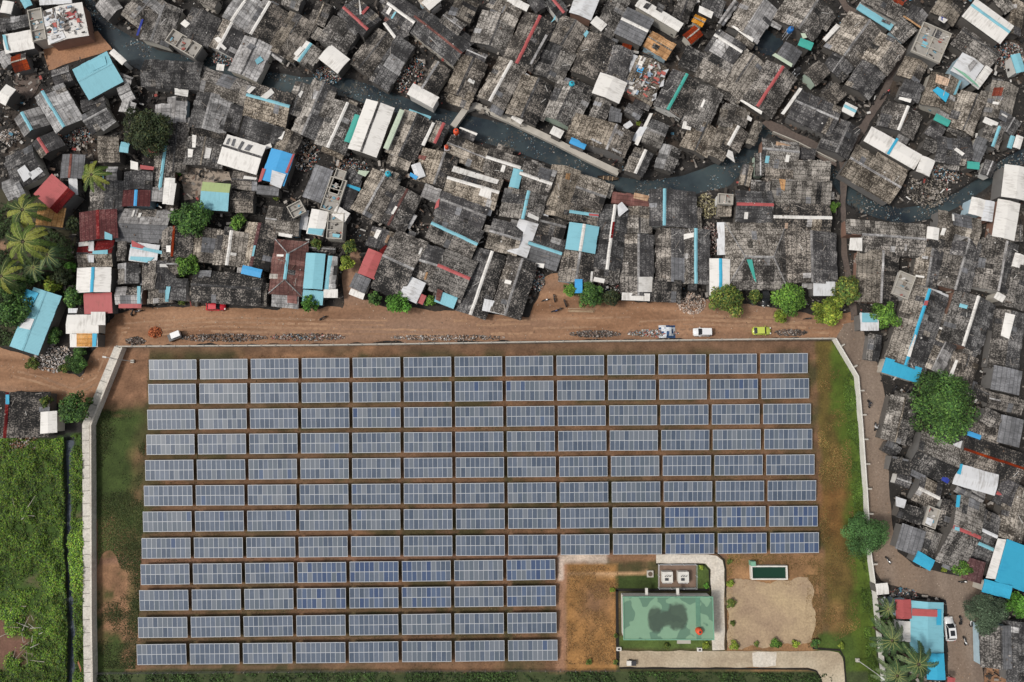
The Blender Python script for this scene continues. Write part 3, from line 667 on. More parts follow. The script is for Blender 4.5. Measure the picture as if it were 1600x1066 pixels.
DATA = '''
@T1
8 1 5 12 5 6 w
5 22 26 18 7 6 d
-2 22 5 22 7 7 d
3 40 30 35 9 10 w - | white patched terrace house with a thin cyan strip, southwest of the red topped terrace | white house with cyan strip
p 3 33 6 33 9 47 7 47 c
0 48 8 60 6 6 l
33 10 38 39 7 6 u - | cream flat roof terrace joined to the cluttered white terrace house | cream flat terrace
56 5 62 36 19 19 w - | cluttered white terrace house with a red corner above the sand lot | red topped terrace
p 60 12 70 9 73 16 63 19 r
p 39 12 50 8 54 22 42 25 s
p 46 20 54 18 56 30 48 32 w
p 64 20 72 19 76 26 66 29 w
p 44 34 58 29 61 35 47 41 s
p 56 12 58 11 61 24 59 25 s
10 58 24 54 7 9 n - | dull brown roof with one pale spot, west of the orange sand lot | brown roof by the sand lot
48 71 64 66 7 8 d - | small blackened shed between the sand lot and the cyan roof | blackened shed by sand lot
72 75 104 58 14 20 c c | large stepped bright cyan roof south of the orange sand lot | stepped cyan roof
p 82 58 97 52 99 60 86 66 c
103 47 115 58 3 3 w - | narrow white lean-to strip on the canal side of the stepped cyan roof | white canal lean-to
110 70 122 74 3 5 l
0 85 9 90 9 9 w - | plain white block house at the west edge beside the bare brown plot | white block at west edge
40 86 58 116 16 8 l c | long pale grey gabled house with a cyan ridge below the stepped cyan roof | pale house with cyan ridge
75 100 97 93 8 4 d
110 88 121 83 9 9 l
117 104 120 94 9 6 l
150 96 150 108 8 7 l
125 16 143 -4 16 17 g - | broad speckled roof beside the canal bend with a blue strip over its gable | speckled roof with blue strip
p 126 33 128 33 133 18 131 18 U
96 -4 108 10 6 13 l - | pale grey house at the top edge beside the canal mouth | pale house at canal mouth
36 -4 66 -6 10 9 s
20 -6 26 6 4 4 c - | small cyan roof corner at the top edge above the cream flat terrace | cyan corner at top edge
152 4 140 36 13 11 g l
@T2
30 -4 46 4 6 5 b
34 11 22 34 14 13 d - | dark roof house with a cream sheet lying on it, north of the canal | dark roof with cream sheet
p 13 22 17 18 22 22 18 26 w
3 33 30 49 7 7 u - | roofless white walled house with bare partition walls on the canal edge | roofless white house
60 22 48 44 14 10 d/b w | half black half tan roof with a white ridge and two white sheets | two-tone roof with white sheets
p 44 36 48 34 52 37 48 40 w
p 48 42 51 40 56 45 54 47 w
76 -4 61 18 13 10 l w | light grey metal roof with a white ridge at the top edge | light grey top-edge roof
95 3 79 30 17 6 k/l w | smooth black roof with a white ridge in the first row from the top | smooth black roof
62 14 92 36 1 6 d
84 38 70 67 12 13 l - | plain grey patched roof leaning out over the canal | patched roof over canal
p 78 40 83 43 79 47 74 44 m
p 82 56 87 52 90 56 84 60 c
124 16 104 48 13 11 g/b
93 45 108 55 4 3 l
108 -3 124 3 9 7 b
146 2 138 22 8 8 g
134 40 122 57 13 6 b/w c | tan roof with a cyan strip and white terrace above the canal | tan roof with cyan strip
p 118 50 124 43 128 45 121 53 w
-8 47 11 62 0 0 w
-22 66 29 69 12 11 d - | wide dark grey roof hard against the south bank of the canal | wide dark canal roof
30 73 78 89 12 8 g/b
p 47 59 54 60 53 66 46 65 w
76 88 112 98 12 16 k/b c | long blackened roof with a cyan strip and white sheets on the canal bank | long roof with cyan strip
p 87 90 97 82 100 86 93 92 w
p 74 85 79 80 83 81 77 87 w
126 76 116 106 7 8 b
p 122 88 125 84 127 85 124 91 w
145 78 126 123 11 10 d/b l
9 89 8 114 9 9 l - | small pale grey sheet roof just south of the wide dark canal roof | small pale sheet roof
p 8 82 21 83 20 90 8 88 w
42 88 34 117 17 14 l/d l | pale grey and black metal roof north of the big white roof | pale and black metal roof
65 97 58 122 7 7 d
@T3
11 8 31 26 15 6 d r | dark grey roof with a red T-shaped cap and a white pole | dark roof with red cap
p 24 0 25 0 27 13 25 14 w
p 26 12 32 6 34 7 28 14 r
10 20 -3 40 14 12 g
46 -4 56 2 8 6 d
-8 47 10 61 9 9 w - | plain white square roof on the north canal bank | square white canal roof
49 32 25 62 11 11 g
47 20 60 37 13 1 d w
62 36 38 74 13 3 d - | long smooth dark roof with a pale side wall beside a rubble heap | long dark roof by rubble
77 16 118 48 12 11 d n | big dark grey gabled roof with a rusty ridge line | dark roof with rusty ridge
52 4 74 20 13 8 d w
84 -6 95 6 7 8 b
122 -3 114 15 14 8 b
102 14 120 27 6 7 g
156 14 146 40 13 17 b
160 -3 152 10 10 12 b
72 81 96 94 5 7 w - | white L-shaped flat roof at the water where the rubble slope ends | white roof at rubble foot
98 57 82 82 13 4 k/g l | blackened roof with a pale ridge between rubble and twin tan roofs | blackened roof by rubble
124 46 142 54 4 6 d
130 55 116 86 12 11 g/b d
107 86 128 94 1 7 b
165 58 146 92 13 11 g/b w | speckled roof with a thick white ridge at the concrete canal wall's end | white-ridged roof by canal wall
86 6 98 -4 6 5 w
@T4
32 -4 40 8 6 7 d
37 16 17 57 13 13 k/g r | blackened roof with a long red ridge | long red-ridged roof
p 43 32 45 33 30 60 28 59 l
9 2 1 18 14 14 b
8 -2 27 7 3 4 w
48 -3 60 12 6 7 d r
p 50 18 52 14 52 18 47 22 c
82 -6 74 14 12 10 s - | off-white sheet roof on the top edge with a dark slit | off-white top-edge roof
112 -3 97 30 8 8 g
87 18 97 26 5 4 w - | tiny white hut roof below the off-white top-edge roof | tiny white hut
113 17 138 29 14 15 m w | smooth mid grey metal roof beside the orange timber platform | smooth grey metal roof
128 2 168 26 6 4 w - | long white house near the top beside the orange timber platform | long white top-edge house
p 136 3 141 4 137 9 133 7 d
p 147 2 154 6 150 12 145 9 d
138 34 160 47 9 9 o - | unfinished roof deck of bare orange timber next to the grey metal roof | orange timber platform
p 143 40 149 43 146 47 141 44 k
143 57 128 88 13 13 b - | cluttered flat roof with white sheets and a blue tarp below the timber platform | cluttered flat roof
p 131 52 136 54 132 62 128 60 w
p 129 62 134 63 132 68 127 66 B
p 120 79 127 82 125 85 119 82 w
p 150 66 157 64 153 72 149 71 s
p 150 76 153 73 152 80 148 81 s
p 142 88 146 86 145 92 141 94 s
70 20 58 40 12 12 g d
57 44 44 70 13 13 b/d d
95 34 80 68 13 12 k/g
p 78 32 81 28 83 30 80 35 c
70 76 88 84 3 6 k
112 44 105 70 11 10 d
106 71 98 90 14 13 w - | plain cream flat roof set into the speckled roofs north of the canal | cream flat roof
36 74 21 107 13 14 k/b d
68 79 54 109 17 13 g/b d
p 66 77 69 76 70 79 67 80 c
98 92 90 110 8 8 g
p 103 98 113 102 110 107 102 104 m
@T5
22 -4 13 18 8 8 g
46 -4 40 12 12 9 d
p 31 6 44 12 42 18 30 12 w
66 1 51 22 3 3 l
91 0 73 28 14 14 l/b - | big grey striped roof with a white fascia above the black pond | grey roof above pond
p 60 25 63 25 81 37 80 40 w
26 16 36 21 5 4 o - | small pile-like frame of yellow timber beside the grey roof above pond | yellow timber frame
20 36 31 27 6 6 n - | rusty red steel frame of an unfinished hut | rusty red frame
47 33 69 47 7 14 d w
18 46 37 55 6 14 k
37 55 57 66 9 14 g/b - | roof black on its north side and bleached tan on its south side | black-and-bleached roof
81 52 60 84 11 11 b
50 80 68 90 2 6 g
108 63 86 97 15 14 g r | speckled roof with a broken red ridge and white fascia | broken red-ridged roof
p 68 94 70 93 89 104 88 107 w
141 0 124 25 16 22 g/b l
148 36 161 22 2 2 w
118 42 109 56 11 8 m - | grey roof with a pale green fascia beside the black pond | grey roof by pond
p 98 52 101 50 117 60 116 63 e
124 38 136 43 4 4 t - | teal topped stair tower beside the black pond | teal stair tower
p 125 31 129 31 131 35 127 36 e
99 19 108 24 2 3 l
19 70 3 100 13 12 k/d t | blackened roof with a ragged turquoise ridge strip | turquoise-ridged roof
42 82 27 116 11 10 g
p 35 92 37 93 34 100 32 99 w
66 97 60 118 10 10 g
122 94 158 110 12 14 d l | large dark slate roof with a white west wall beside the canal bridge | large slate roof by bridge
p 123 82 126 83 109 107 106 106 w
148 60 134 72 9 8 g
150 78 163 90 6 8 k
@T6
140 -4 150 8 6 6 b
22 5 50 23 3 3 c - | long narrow pale cyan canopy roof near the alley | narrow cyan canopy
p 42 16 49 19 48 21 41 18 d
28 -2 60 16 10 3 g
75 7 67 18 8 8 d
58 15 70 26 2 14 g
p 60 13 75 23 74 24 59 14 p
101 1 92 14 12 10 b
p 89 14 96 17 93 20 88 17 w
p 91 14 95 16 94 19 91 17 U
116 4 148 27 8 12 w c | big white roof with a sky blue ridge near the top corner | big white blue-ridged roof
155 0 151 28 8 4 b
110 26 138 46 3 11 g
85 25 76 46 12 9 u - | white walled open terrace amid dark roofs near the top | white open terrace
p 86 24 92 27 88 33 83 30 d
p 76 34 80 36 78 40 74 38 c
119 49 109 64 10 11 s - | striped white roof with a dark green fascia | striped white roof
p 99 56 110 62 120 71 122 74 G
p 113 55 118 50 121 53 115 60 l
131 56 119 72 4 3 w - | long plain white strip roof with a green wall | white strip with green wall
31 18 11 45 13 16 g/b l | broad tan roof in the top row with a pale ridge beside the cyan canopy | broad tan roof by canopy
10 46 0 60 13 9 d
52 34 38 53 11 11 g/b
37 54 23 74 10 10 d
74 50 66 66 8 12 g/b
71 68 65 82 8 9 d - | dark slate roof with a white porch edge beside the alley | slate roof with white porch
p 56 81 66 83 65 86 55 83 w
98 64 90 88 10 12 b - | patchy roof carrying a bright blue sheet near the top corner | roof with blue sheet
p 83 76 87 73 97 79 94 86 C
p 87 62 98 66 96 72 86 69 p
p 106 67 108 67 103 79 101 79 c
86 97 98 103 3 3 t - | teal sheet porch roof among the dark roofs north of the white barn | teal porch
63 90 56 107 14 14 g w
121 80 110 107 8 11 b
146 70 139 97 10 9 b - | striped tan roof with a faded red patch by the second white terrace | tan roof with red patch
p 135 73 143 73 141 80 133 80 n
127 99 138 104 2 3 w
10 88 20 93 4 5 w c | small white box roof with a blue stripe beside the alley | small white box roof
-1 72 9 82 7 9 g
152 98 145 110 8 8 d
153 45 158 60 4 4 c
@B1
20 3 29 20 17 10 l c | light grey flat roof with cyan blotched ridge west of the pink hung yard | grey roof with cyan blotches
77 12 99 0 8 13 d l | striped dark roof with a pale ridge and grey lean-to beside the dark round tree | striped roof by dark tree
p 93 17 106 10 108 12 96 21 l
35 27 44 41 16 8 d r | dark hipped roof with a short red ridge north of the red roof | dark roof with red ridge
9 56 30 46 14 15 d - | grey and white chequered roof northwest of the bright red roof | chequered grey roof
p 16 57 23 52 30 62 22 68 s
p 26 60 36 54 40 58 30 66 s
2 74 18 68 8 11 l
66 42 64 64 12 9 m n | grey gabled shed with a brown ridge beside the single palm | grey shed by single palm
90 29 110 29 4 20 b - | square brownish flat roof above the single palm | brownish roof above palm
111 35 119 36 5 5 c - | small deep cyan box roof by the dark round tree | cyan box by dark tree
63 73 46 92 8 23 q/r - | bright red hipped roof with a dark red side above the plank roof | bright red roof
43 90 40 108 17 8 p - | tan plank roof joined below the bright red roof | tan plank roof
67 64 68 80 4 4 s
97 68 96 96 13 14 d/g
98 59 108 59 6 7 l
127 57 126 74 13 14 d
126 75 125 90 13 13 q B | dark red roof with a bright blue ridge strip | dark red roof, blue ridge
p 121 48 128 50 128 57 121 56 w
p 130 52 143 54 142 57 130 56 r
153 36 148 73 8 8 g c | narrow speckled roof with a pale turquoise ridge strip | narrow turquoise-ridged roof
p 141 73 154 74 153 87 140 86 l
158 68 155 88 4 2 w
136 37 145 37 4 4 r - | small faded red awning sheet beside the dark round tree | red awning by dark tree
@B2
10 14 6 56 8 8 g
52 34 88 45 12 17 w d | big tall white roof with a grey centre line and sooty bars | big tall white roof
p 57 28 59 27 57 33 55 33 m
p 62 28 64 28 62 35 60 34 m
p 70 30 72 31 68 38 66 37 m
p 76 33 80 34 76 39 72 38 m
23 15 57 24 1 9 k
36 28 32 50 15 16 g - | low tan terrace house with white sheets west of the big tall white roof | terrace with white sheets
p 37 36 42 37 40 46 35 46 w
p 24 24 28 25 27 36 24 36 w
p 20 37 25 38 24 45 20 45 w
107 39 97 68 12 11 B - | bright blue roof with red edges east of the big tall white roof | bright blue roof
p 117 42 119 42 112 60 110 59 r
p 89 55 92 56 88 67 85 68 r
p 98 57 111 61 106 74 96 70 s
84 74 104 76 4 5 m
32 76 58 78 9 17 y/c - | roof half olive green and half cyan beside the courtyard | green and cyan roof
60 65 84 67 8 9 g
p 72 62 84 64 83 66 71 65 w
59 84 80 85 9 11 k/g
118 21 108 40 9 12 g/b
p 105 20 110 21 107 29 102 27 w
167 -4 150 34 14 13 g/b w | tan speckled roof with a bright white ridge west of the teal sheet | white-ridged tan roof
146 54 134 84 9 9 m - | smooth grey curved metal roof west of the bare grid terraces | grey curved metal roof
158 64 148 94 10 6 u - | roofless white grid walls beside the grey curved metal roof | white grid walls
90 34 96 32 1 3 w
74 8 106 18 1 18 d
3 64 1 88 5 5 w - | small cream gabled shed beside the courtyard tree | cream shed by courtyard
118 88 124 99 7 7 u
@B3
24 6 14 31 4 4 t - | narrow teal sheet roof hugging the wide white twin roof | teal sheet
43 -6 26 40 15 13 w d | wide plain white gabled roof with a grey ridge south of the canal | wide white twin roof
64 1 49 37 2.5 2.5 e
78 6 62 42 13 13 k/b d
52 41 72 49 1 9 b
70 1 90 8 2 2 c - | thin pale cyan strip roof along the south canal bank | thin cyan strip
93 12 83 33 1.5 1.5 w
103 13 94 32 6 8 d/b r
120 17 133 22 1 8 d
p 118 17 134 23 133 25 117 18 w
108 32 142 46 8 10 b
144 45 172 54 9 11 g w
103 42 94 68 12 19 k/b l
p 80 43 87 44 85 48 79 46 n
76 51 81 64 5 4 s - | little whitewashed hut with a bright blue sheet between speckled roofs | hut with blue sheet
p 72 59 79 63 77 66 71 62 B
85 70 100 76 2 11 l
108 64 152 77 12 14 g/b w | long speckled roof with two white strips and a white square | roof with white strips
p 112 53 154 66 152 70 110 58 w
p 137 74 147 77 146 84 135 80 w
100 84 140 99 7 13 d l
p 96 86 99 83 98 91 94 93 r
22 58 17 66 7 8 d
p 24 57 34 58 30 63 23 60 e
19 64 9 92 8 8 d - | dark roof with a blue strip west of the long grey ridge line | dark roof with blue strip
p 14 70 26 74 25 77 13 72 C
48 62 29 96 13 12 g/b l
68 76 52 106 13 13 g n | speckled roof with a dark red ridge and white tip | dark red-ridged roof
p 58 90 60 91 56 98 54 97 w
2 93 14 100 4 6 w
61 60 57 67 3 4 d
10 58 2 80 4 6 u
@B4
118 -2 132 6 5 5 d
p 0 0 1 0 1 1 0 1 g
48 20 58 25 5 3 w - | white U-shaped porch roof right above the concrete canal wall | white porch by canal wall
12 6 21 12 3 2 w
108 16 100 36 16 36 g/b l | very wide speckled roof with a bright blue awning toward the canal | wide roof above blue awning
p 84 29 86 28 113 41 113 43 l
66 29 80 35 3 3 B - | bright blue awning on the concrete canal wall | blue awning
108 3 107 12 6 6 m
118 13 121 17 4 4 s
136 18 154 25 12 13 d/b l
p 139 5 142 5 128 35 125 33 w
p 130 17 137 17 128 32 122 29 s
136 38 126 60 8 11 d/b w | small dark and tan roof with a white ridge, south bank of the canal wall end | small white-ridged roof
160 34 152 56 10 9 g/l
18 56 14 73 4 5 c - | narrow deep cyan lean-to roof south of the canal | deep cyan lean-to
21 60 47 69 13 13 g w
p 38 54 49 57 46 67 35 63 m
62 55 52 97 12 12 b - | very large flat tan slope with one yellow sheet south of the canal | tan slope with yellow sheet
p 62 60 66 60 65 66 61 65 p
73 73 97 81 13 12 b/g l
65 95 92 99 9 8 k c | blackened roof with a half cyan half red ridge | cyan-and-red ridged roof
p 83 97 92 98 92 100 83 99 r
27 78 22 100 15 20 g/b c
p 27 96 37 101 36 104 26 100 w
105 78 140 82 2 9 n - | rusty orange streaked roof on the south canal bank | rusty canal roof
p 125 78 139 81 137 86 124 83 o
106 95 104 110 6 9 g c
110 89 116 96 5 6 s
130 90 130 106 11 10 g
@B5
p 0 0 1 0 1 1 0 1 g
16 14 24 16 3 4 w
38 15 28 37 11 12 b
58 20 46 45 9 9 b
68 16 58 34 12 8 g/b w
p 58 38 62 40 64 50 56 44 w
87 12 79 33 4 5 b
66 -2 62 13 14 13 g
p 76 6 80 9 79 12 75 10 w
92 37 122 40 9 13 g/b l
88 41 88 62 4 5 g
93 54 120 54 1 12 g
122 36 140 38 2 9 d
121 48 151 49 1 18 b - | flat grey tan slope just west of the alley and south of the canal bridge | tan slope by alley
101 66 152 68 1 18 b
p 105 65 111 66 110 76 107 75 p
102 100 152 101 12 14 k w | very dark wide roof with a thin white ridge beside the alley | very dark wide roof
77 52 73 71 5 5 b - | small plank-edged hut roof standing at the canal bend | plank-edged canal hut
80 66 98 67 1 9 g
68 88 98 89 12 17 d r | dark roof with a dull red ridge west of the very dark wide roof | dull red-ridged roof
48 80 62 81 1 9 u - | roofless white barred frame hut on the canal bank | barred frame hut
48 92 61 92 3 8 b
-1 76 -1 106 28 11 d c | dark roof with a long pale blue ridge on the south canal bank | pale blue-ridged canal roof
102 34 118 38 4 4 p
@B6
14 2 4 24 10 12 d l
30 10 72 34 8 7 w - | long white flat roof crossed by a sky blue band | long white blue-banded roof
p 53 14 55 15 47 28 45 27 C
80 30 75 43 7 5 w
17 31 56 54 13 13 b l | long brown striped barn roof above the canal bend | long brown barn roof
90 22 116 26 10 9 d - | square dark flat roof with a cream sheet near the second canal bend | square dark roof, cream sheet
p 103 22 110 27 108 29 101 24 w
82 3 93 10 7 7 d
77 17 88 22 6 5 g
114 -4 106 11 8 9 g/b
127 14 119 33 5 6 m - | narrow grey metal roof ending in a green porch | grey metal roof, green porch
113 35 123 36 2 4 t - | small sea green porch roof beside the second canal bend | sea green porch
140 4 134 21 6 10 g c
151 12 148 22 2 2 c - | slim cyan lean-to near the canal at the east edge | slim cyan lean-to
157 12 154 22 3 3 w
134 33 129 45 5 5 d
156 37 153 64 9 11 w - | big cream white roof at the east edge beside the canal | cream roof at east edge
123 64 120 78 6 6 w - | small white roof, westernmost of the white roofs by the canal bend | westernmost white roof
132 66 130 83 4 5 s
148 66 143 97 10 9 w - | large white roof south of the cream roof at east edge | large white roof by canal
91 84 123 91 10 11 b - | long tan roof on the south bank of the canal bend | long tan bank roof
85 88 84 98 5 5 w
14 93 80 98 11 1 b/d
27 94 77 98 1 13 g l
p 15 97 25 97 25 108 14 107 w
82 98 94 101 3 9 k
112 100 110 112 10 10 d
142 96 140 110 12 11 g
157 86 157 100 3 6 g
@C1
90 -7 91 20 17 18 q q | large dark maroon roof with white scuffs below the chequered palm garden | maroon roof
p 97 13 104 16 104 21 97 20 c
108 5 153 7 13 14 l/m - | large plain grey corrugated roof east of the maroon roof | large grey corrugated roof
73 33 101 33 11 10 q/b - | maroon and brown roof crossed by pale blue white bands | banded maroon roof
p 83 22 88 22 88 42 83 42 s
p 73 23 83 22 83 26 73 27 w
p 86 31 100 30 100 34 86 34 c
86 46 85 69 16 16 w C | white roof with a bright blue ridge between the maroon and red roofs | white blue-ridged roof
76 72 102 71 2 17 r - | faded red sheet roof south of the white blue-ridged roof | faded red sheet roof
42 68 20 123 15 13 c c | long bright cyan roof among the garden trees at the dirt road | long cyan garden roof
p 24 66 36 70 27 87 18 83 C
p 22 93 32 94 28 104 18 102 s
113 22 112 40 4 5 g
120 31 146 34 9 9 s - | small terrace house with red and pale cyan sheets below the large grey corrugated roof | red and cyan terrace
p 122 21 134 27 132 29 122 27 r
p 121 25 150 31 150 34 121 28 c
p 121 36 143 37 138 42 120 39 c
116 42 116 61 12 8 d/b
144 42 143 64 14 12 d/g
p 148 43 158 43 157 46 148 46 w
155 12 155 40 6 5 g
106 72 131 72 8 8 l - | grey flat roof with a pink red awning facing the dirt road | grey roof, pink awning
p 110 80 131 80 131 84 110 84 r
p 128 64 131 64 131 80 128 80 c
147 65 147 79 12 12 g
p 153 64 158 65 156 78 153 78 c
@C2
7 10 5 34 14 10 k/g n
p 0 26 4 26 4 32 0 32 w
0 43 12 43 8 9 g
0 64 18 65 9 12 d
p 0 64 4 64 2 76 0 76 c
34 11 31 39 13 11 g/b
60 14 56 42 13 13 b w | speckled roof with a broad white ridge strip west of the blue tarp | white-striped roof by tarp
86 7 78 45 14 12 k/b q | blackened and tan roof with a maroon ridge north of the blue tarp | maroon-ridged roof
p 81 26 83 26 81 36 79 36 c
70 47 88 51 3 5 B - | bright blue tarp roof beside the maroon-ridged roof | blue tarp
25 62 85 66 12 13 k d | very long black roof beside the dirt road where the red car stands | long black roof by red car
p 32 49 42 49 41 55 31 54 m
84 68 93 69 9 13 g
114 22 108 69 14 13 n c H14 | rust brown hipped roof with pale blue hip lines | rust hipped roof
97 70 122 72 1 12 l - | patched grey and white awning roof south of the rust hipped roof | patched awning
p 112 72 121 72 121 80 112 79 n
138 33 135 66 9 9 c - | cyan sheet roof east of the rust hipped roof | cyan roof by rust roof
151 35 147 67 3 2 c
156 36 153 66 3 3 l
126 67 145 69 1 12 c - | low cyan porch roof facing the dirt road | cyan road porch
145 67 158 67 1 7 w
94 1 121 4 11 11 b
p 104 14 117 16 116 19 104 17 w
142 -7 137 16 8 8 w - | white terrace house with a cyan south end beside white grid walls | white house, cyan end
p 132 10 146 11 144 17 131 15 c
130 27 156 29 2 3 k
@C3
4 -4 2 20 7 8 u - | roofless hut with white bars and a cyan sheet west of the coral red roof | barred hut with cyan sheet
p 0 15 7 16 6 19 0 18 c
46 10 40 28 13 11 d - | dark flat roof with one white and one cream sheet north of the coral red roof | dark roof with white sheet
p 41 11 45 12 41 20 38 18 w
p 51 16 53 17 50 24 48 23 p
40 31 30 54 9 8 r - | coral red sheet roof near the dirt road | coral red roof
28 54 22 67 8 8 m
16 66 29 71 1 5 w - | cream awning below the coral red roof | cream awning by coral roof
46 28 50 32 4 4 q
48 36 73 47 26 28 g/k l | very large two-slope black speckled roof north of the bright round tree | black speckled roof
78 57 69 76 9 9 s - | plain silver white roof beside the bright round tree at the road | silver roof at road
77 38 98 45 15 16 d/g l
99 45 125 56 16 21 g r | dark roof with a short red ridge east of the silver roof at road | short red-ridged roof
93 6 132 24 12 12 d/g c | dark roof with a long sky blue ridge line | sky blue-ridged roof
147 33 128 88 12 13 k/d w | black roof with a white ridge cross and white bars | white-crossed roof
147 13 172 20 12 13 d/b l
97 68 115 75 1 10 c - | little shack with cyan and rust sheets facing the dirt road | cyan roadside shack
p 97 66 102 68 99 78 95 76 n
79 70 86 73 1 8 r - | tiny red and white shack beside the silver roof at road | tiny red shack
@C4
21 40 6 88 13 12 k/g l
-14 76 21 83 1 10 s - | pale awning along the dirt road below the white-crossed roof's neighbour | pale road awning
29 -2 16 34 10 9 s - | tall plain silver white slab roof west of the bright cyan gable | tall silver roof
29 24 56 33 13 14 d/m c | dark grey roof with a cyan ridge beside the tall silver roof | grey roof by silver roof
p 34 42 42 43 41 47 33 45 w
38 3 62 9 6 11 k l
79 6 75 31 14 14 c w | bright cyan gabled roof with a white ridge | bright cyan gable
75 31 71 58 14 14 k/g l
p 85 50 87 50 86 60 84 60 w
107 -10 100 46 12 12 d w | long dark roof with a white and dark red ridge east of the bright cyan gable | white-and-red-ridged roof
p 105 4 107 4 105 19 103 19 q
88 46 112 48 1 13 g
p 88 55 98 57 97 61 87 59 w
129 17 129 70 13 14 d/g l | long speckled roof with a white square sheet by the road | roof with white square
p 129 55 142 55 142 69 129 69 w
114 70 140 71 1 6 w
130 0 130 14 12 11 b
70 60 77 60 3 10 B
@C5
5 12 5 57 11 11 d/g
-12 58 15 59 1 19 k
28 12 28 59 12 11 d/g c | speckled roof with a pale blue ridge beside the blue-lined white roof | pale blue-ridged roof
p 14 16 26 14 26 18 15 21 w
51 38 51 72 9 10 w C | white roof with a blue centre line beside the large roadside tree | blue-lined white roof
60 36 114 37 31 26 b/g l H16 | huge hipped tan roof with a torn teal strip | huge hipped roof
p 75 39 80 39 84 60 82 58 t
135 14 136 58 23 20 d/g l | wide dark roof behind the roadside trees east of the huge hipped roof | wide dark roadside roof
138 60 158 60 1 12 s - | striped white lean-to behind the yellow green tree | striped white lean-to
4 3 14 8 3 4 g
@C6
43 8 41 48 13 17 k/b l
64 26 57 45 6 8 u - | white walled open stair terrace amid black roofs | white stair terrace
84 6 79 34 9 9 d/b l
114 -2 103 37 12 15 d/g l | speckled roof with a long grey ridge line north of the cyan awning house | long grey-ridged roof
146 0 139 38 10 16 d/g l
137 42 144 46 2 4 w
158 20 152 52 8 7 g
157 9 154 20 5 4 w
81 40 62 100 17 14 d/b C | long speckled roof with a cyan and white ridge ending at the big cyan sheet | cyan-and-white ridged roof
p 77 48 80 48 79 52 76 52 r
p 69 76 70 77 65 95 62 94 w
100 71 84 104 9 11 d/b
122 46 110 84 16 15 d/g w | large speckled roof with a white ridge end near the east edge | white-ridged eastern roof
150 58 144 104 12 10 d/g
p 144 58 152 60 147 80 140 77 w
112 86 122 92 6 7 g
24 66 39 66 8 7 s - | small kiosk with a cyan and white roof at the road corner | cyan and white kiosk
p 25 58 36 59 38 66 25 66 c
37 76 34 98 6 5 d/g - | lone dark shack with a cream side beside the paved road | lone roadside shack
@E1
68 50 62 72 4 4 k
46 0 76 9 1 12 C - | big bright turquoise sheet awning north of the largest tree | big turquoise awning
114 -1 107 25 9 9 g
p 103 1 105 2 99 19 96 17 w
61 35 53 68 9 9 g/b - | long speckled roof beside the paved road west of the largest tree | speckled roof by largest tree
53 71 48 80 7 6 d
50 83 68 87 2 11 k
74 77 104 91 15 14 b/k - | roof with tan north slope and black south slope south of the largest tree | tan and black roof
84 56 112 68 1 7 d
113 62 124 66 2 2 B - | small bright blue tarp southeast of the largest tree | small blue tarp
114 57 141 66 7 7 g
112 76 160 92 11 14 k/g n
151 49 147 72 10 9 m - | bent silver grey metal roof at the east edge | bent grey metal roof
147 8 144 28 13 11 m - | smooth grey metal roof east of the largest tree | smooth eastern metal roof
131 33 160 40 6 8 g
127 46 141 53 7 7 g
119 25 133 31 4 7 k
103 86 94 103 3 3 U - | narrow royal blue tarp beside the white terrace | royal blue tarp
103 96 138 106 9 9 s - | white washed terrace house next to the royal blue tarp | white terrace by blue tarp
p 106 88 109 88 107 97 104 96 C
154 104 146 122 10 10 d
120 84 136 92 4 5 k
@E2
54 4 66 8 5 5 d
72 12 90 21 12 11 d/g w | dark roof with a white ridge southwest of the royal blue tarp | white-ridged roof by tarp
105 10 127 22 6 6 l
56 31 76 38 8 6 k
p 53 19 62 22 60 29 53 27 s
69 45 63 66 11 10 m - | flat grey sheet roof east of the round feathery tree | flat grey roof by feathery tree
86 48 79 68 8 8 g/b
70 69 84 77 5 5 C - | bright blue canopy at the bend of the paved road | blue canopy at bend
84 28 79 44 6 4 u - | white framed roofless hut among black roofs near the road bend | white framed roofless hut
p 78 36 84 38 82 44 77 41 s
98 22 92 44 8 5 k
103 45 122 53 25 28 b/g r | very large tan roof with a red and cyan ridge near the road bend | red-ridged tan roof
p 102 44 106 45 106 48 102 47 c
123 46 138 53 18 8 d s
120 57 136 64 5 13 d c | dark roof with a sky blue ridge next to the big blue shop roof | dark roof by blue shop
137 16 150 22 8 8 d r | dark roof with a short coral ridge close to the east edge | coral-ridged roof
160 14 151 54 8 10 b
121 72 117 90 8 9 q - | flat maroon yard cover beside the big blue shop roof | maroon yard cover
147 55 137 90 27 1 C - | big bright blue shop roof at the east edge | big blue shop roof
p 138 54 145 55 136 88 128 87 w
127 91 150 97 3 8 C
p 104 18 107 18 106 28 103 28 C
@E3
80 40 80 83 14 14 c - | cyan shop roof with a red band beside the white parked car | cyan shop roof
p 66 45 87 46 87 52 66 51 r
p 87 46 91 46 91 59 87 59 C
59 38 60 54 7 6 r - | red sheet roof joined to the cyan shop roof | red shop annex
61 56 61 73 5 5 w
87 83 88 105 7 8 C - | bright blue tiled porch at the bottom edge | bright blue porch
141 62 142 94 13 13 m/g - | striped grey roof below the dark green feathery tree | striped grey roof
156 59 156 106 5 7 d
37 29 47 28 4 5 w - | small white box shed against the white perimeter wall | white shed by perimeter wall
42 37 48 46 3 3 s
98 104 104 105 1 4 r
@F1
6 73 4 107 27 12 k q | black gabled roof with a maroon and blue ridge by the western dirt road | maroon-ridged western roof
p 5 73 8 73 8 81 5 81 C
40 87 40 105 7 7 w - | cream white flat roof next to the maroon-ridged western roof | cream western roof
55 14 82 14 8 8 w - | cream patchwork roof south of the faded red sheet roof | cream patchwork roof
p 76 4 88 4 88 15 76 15 w
p 57 1 65 1 64 5 57 5 s
57 22 80 22 0.5 11 w - | white and rust striped porch by the rubble spill | rust striped porch
p 64 22 77 22 77 33 64 33 o
